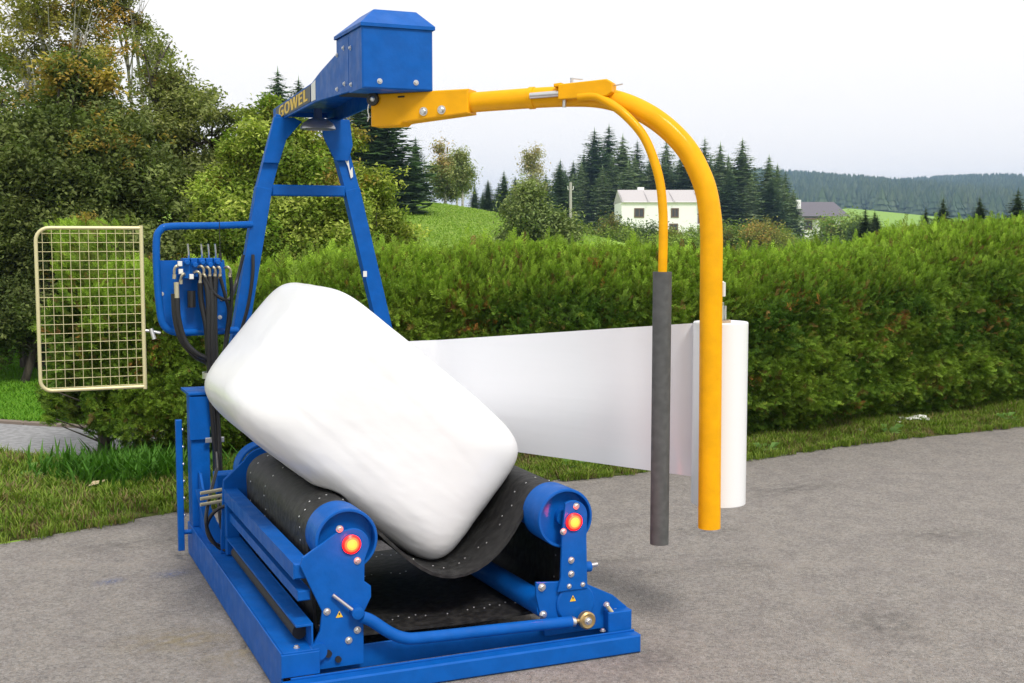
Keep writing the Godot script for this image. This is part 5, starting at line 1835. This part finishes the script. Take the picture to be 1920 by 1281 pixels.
	leafy_tree("birch_tree", "pale bare-topped birch rising above the conical bush", "tree", Vector3(0.95, height(0.95, 55), -55), [[0.95, 55, 4.95, 0.36, 1.4, 110, 0.4], [1.0, 55, 4.1, 0.55, 1.2, 170, 0.15], [0.75, 55, 3.3, 0.6, 1.1, 240]], 0.06, far_leaf, 0.27, [Color(0.3, 0.3, 0.16), Color(0.42, 0.38, 0.21), Color(0.45, 0.35, 0.2), Color(0.45, 0.36, 0.2)], 59, M.birch_bark, "", 0.38)
	leafy_tree("bush", "conical grey-green bush between the meadow and the hedge", "bush", Vector3(0.5, height(0.5, 38), -38), [[0.5, 38, 2.75, 0.38, 1.4, 260], [0.35, 38, 2.1, 0.65, 1.0, 600], [0.95, 38, 1.9, 0.6, 0.9, 500], [-0.1, 38, 1.3, 0.5, 0.7, 400], [1.5, 38, 1.5, 0.6, 0.7, 500]], 0.08, far_leaf, 0.27, [Color(0.16, 0.22, 0.075), Color(0.28, 0.33, 0.11), Color(0.3, 0.22, 0.08), Color(0.2, 0.2, 0.08)], 61, M.bark, "", 0.28)
	var bushes := [[7.4, 85.0, 2.2, 1.5, "dark garden bush left of the white house", 0], [9.6, 84.0, 2.0, 1.4, "dark garden bush below the white house's left wall", 0], [5.4, 70.0, 2.0, 1.3, "green bush below the utility pole", 1], [6.5, 52.0, 1.7, 0.9, "light green bush over the hedge left of the foam bar", 1], [10.4, 72.0, 1.6, 1.0, "yellow-green bush hiding the white house's lower wall", 1], [13.9, 80.0, 2.2, 1.5, "large bush right of the white house behind the arm", 1], [15.3, 75.0, 2.0, 1.1, "orange-tinged bush between the two houses", 2], [17.2, 80.0, 1.7, 1.0, "greenish bush just left of the grey roof", 1], [26.3, 92.0, 2.4, 0.9, "dark round bush right of the grey roof", 0], [-0.6, 30.0, 1.3, 0.4, "low bush at the meadow's lower right corner", 1], [30.0, 110.0, 2.9, 2.2, "wide bush below the far green field", 1], [18.9, 78.0, 1.2, 0.7, "small bush in front of the low house", 1]]
	var looks := [[Color(0.08, 0.13, 0.045), Color(0.14, 0.19, 0.06), Color(0.16, 0.16, 0.06), Color(0.14, 0.14, 0.06)], [Color(0.17, 0.26, 0.05), Color(0.29, 0.36, 0.08), Color(0.25, 0.2, 0.06), Color(0.2, 0.2, 0.05)], [Color(0.2, 0.26, 0.06), Color(0.35, 0.33, 0.09), Color(0.5, 0.3, 0.09), Color(0.42, 0.3, 0.09)]]
	for i in bushes.size():
		var b = bushes[i]
		leafy_tree("bush", b[4], "bush", Vector3(b[0], height(b[0], b[1]), -b[1]), [[b[0], b[1], b[2] - b[3] * 0.6, b[3], 0.85, 420, 0.1 if b[5] < 2 else 0.4], [b[0] - b[3] * 0.6, b[1], b[2] - b[3] * 0.9, b[3] * 0.7, 0.8, 240], [b[0] + b[3] * 0.7, b[1], b[2] - b[3] * 0.8, b[3] * 0.75, 0.8, 260]], 0.07, far_leaf, b[3] * 0.3, looks[b[5]], 200 + i, M.bark, "", 0.25)

	# the far wooded ridge
	var r := RandomNumberGenerator.new()
	r.seed = 404
	var xs := []
	var cs := []
	for i in 18000:
		var d := 560.0 + pow(r.randf(), 0.75) * 910.0
		var x := r.randf_range(0.06, 0.62) * d
		if d < 660.0 and x > 90.0 and x < 190.0 and r.randf() < 0.93:
			continue
		var s := r.randf_range(8.0, 14.0)
		xs.append(Transform3D(Basis(Vector3.UP, r.randf_range(0, TAU)).scaled(Vector3(s * r.randf_range(0.5, 0.95), s, s * 0.7)), Vector3(x, height(x, d) - 1.0, -d)))
		cs.append(Color(0.08, 0.13, 0.08).lerp(Color(0.15, 0.2, 0.11), r.randf()))
	var cone := start()
	cone.set_smooth_group(-1)
	for layer in 4:
		var y := 0.1 + layer * 0.2
		var rad := 0.55 * (1.0 - layer * 0.2)
		for k in 7:
			var a := TAU * k / 7 + layer * 0.4
			var b := a + TAU / 7
			white_tri(cone, Vector3(cos(b) * rad, y - 0.03 * (k % 2), sin(b) * rad), Vector3(cos(a) * rad * 0.85, y, sin(a) * rad * 0.85), Vector3(0, y + 0.4, 0), 0.85 + 0.1 * (k % 3))
	var w := scatter(self, "far_forest", done(cone), M.needle, xs, cs)
	w.set_meta("label", "hazy blue-green forest covering the distant ridge")
	w.set_meta("category", "forest")

func ordinal(i: int) -> String:
	return ["first", "second", "third", "fourth", "fifth", "sixth", "seventh", "eighth", "ninth", "tenth", "eleventh", "twelfth", "thirteenth", "fourteenth", "fifteenth", "sixteenth", "seventeenth", "eighteenth", "nineteenth", "twentieth", "twenty-first", "twenty-second", "twenty-third", "twenty-fourth", "twenty-fifth", "twenty-sixth", "twenty-seventh", "twenty-eighth", "twenty-ninth", "thirtieth", "thirty-first", "thirty-second", "thirty-third", "thirty-fourth", "thirty-fifth", "thirty-sixth", "thirty-seventh", "thirty-eighth", "thirty-ninth", "fortieth"][i]
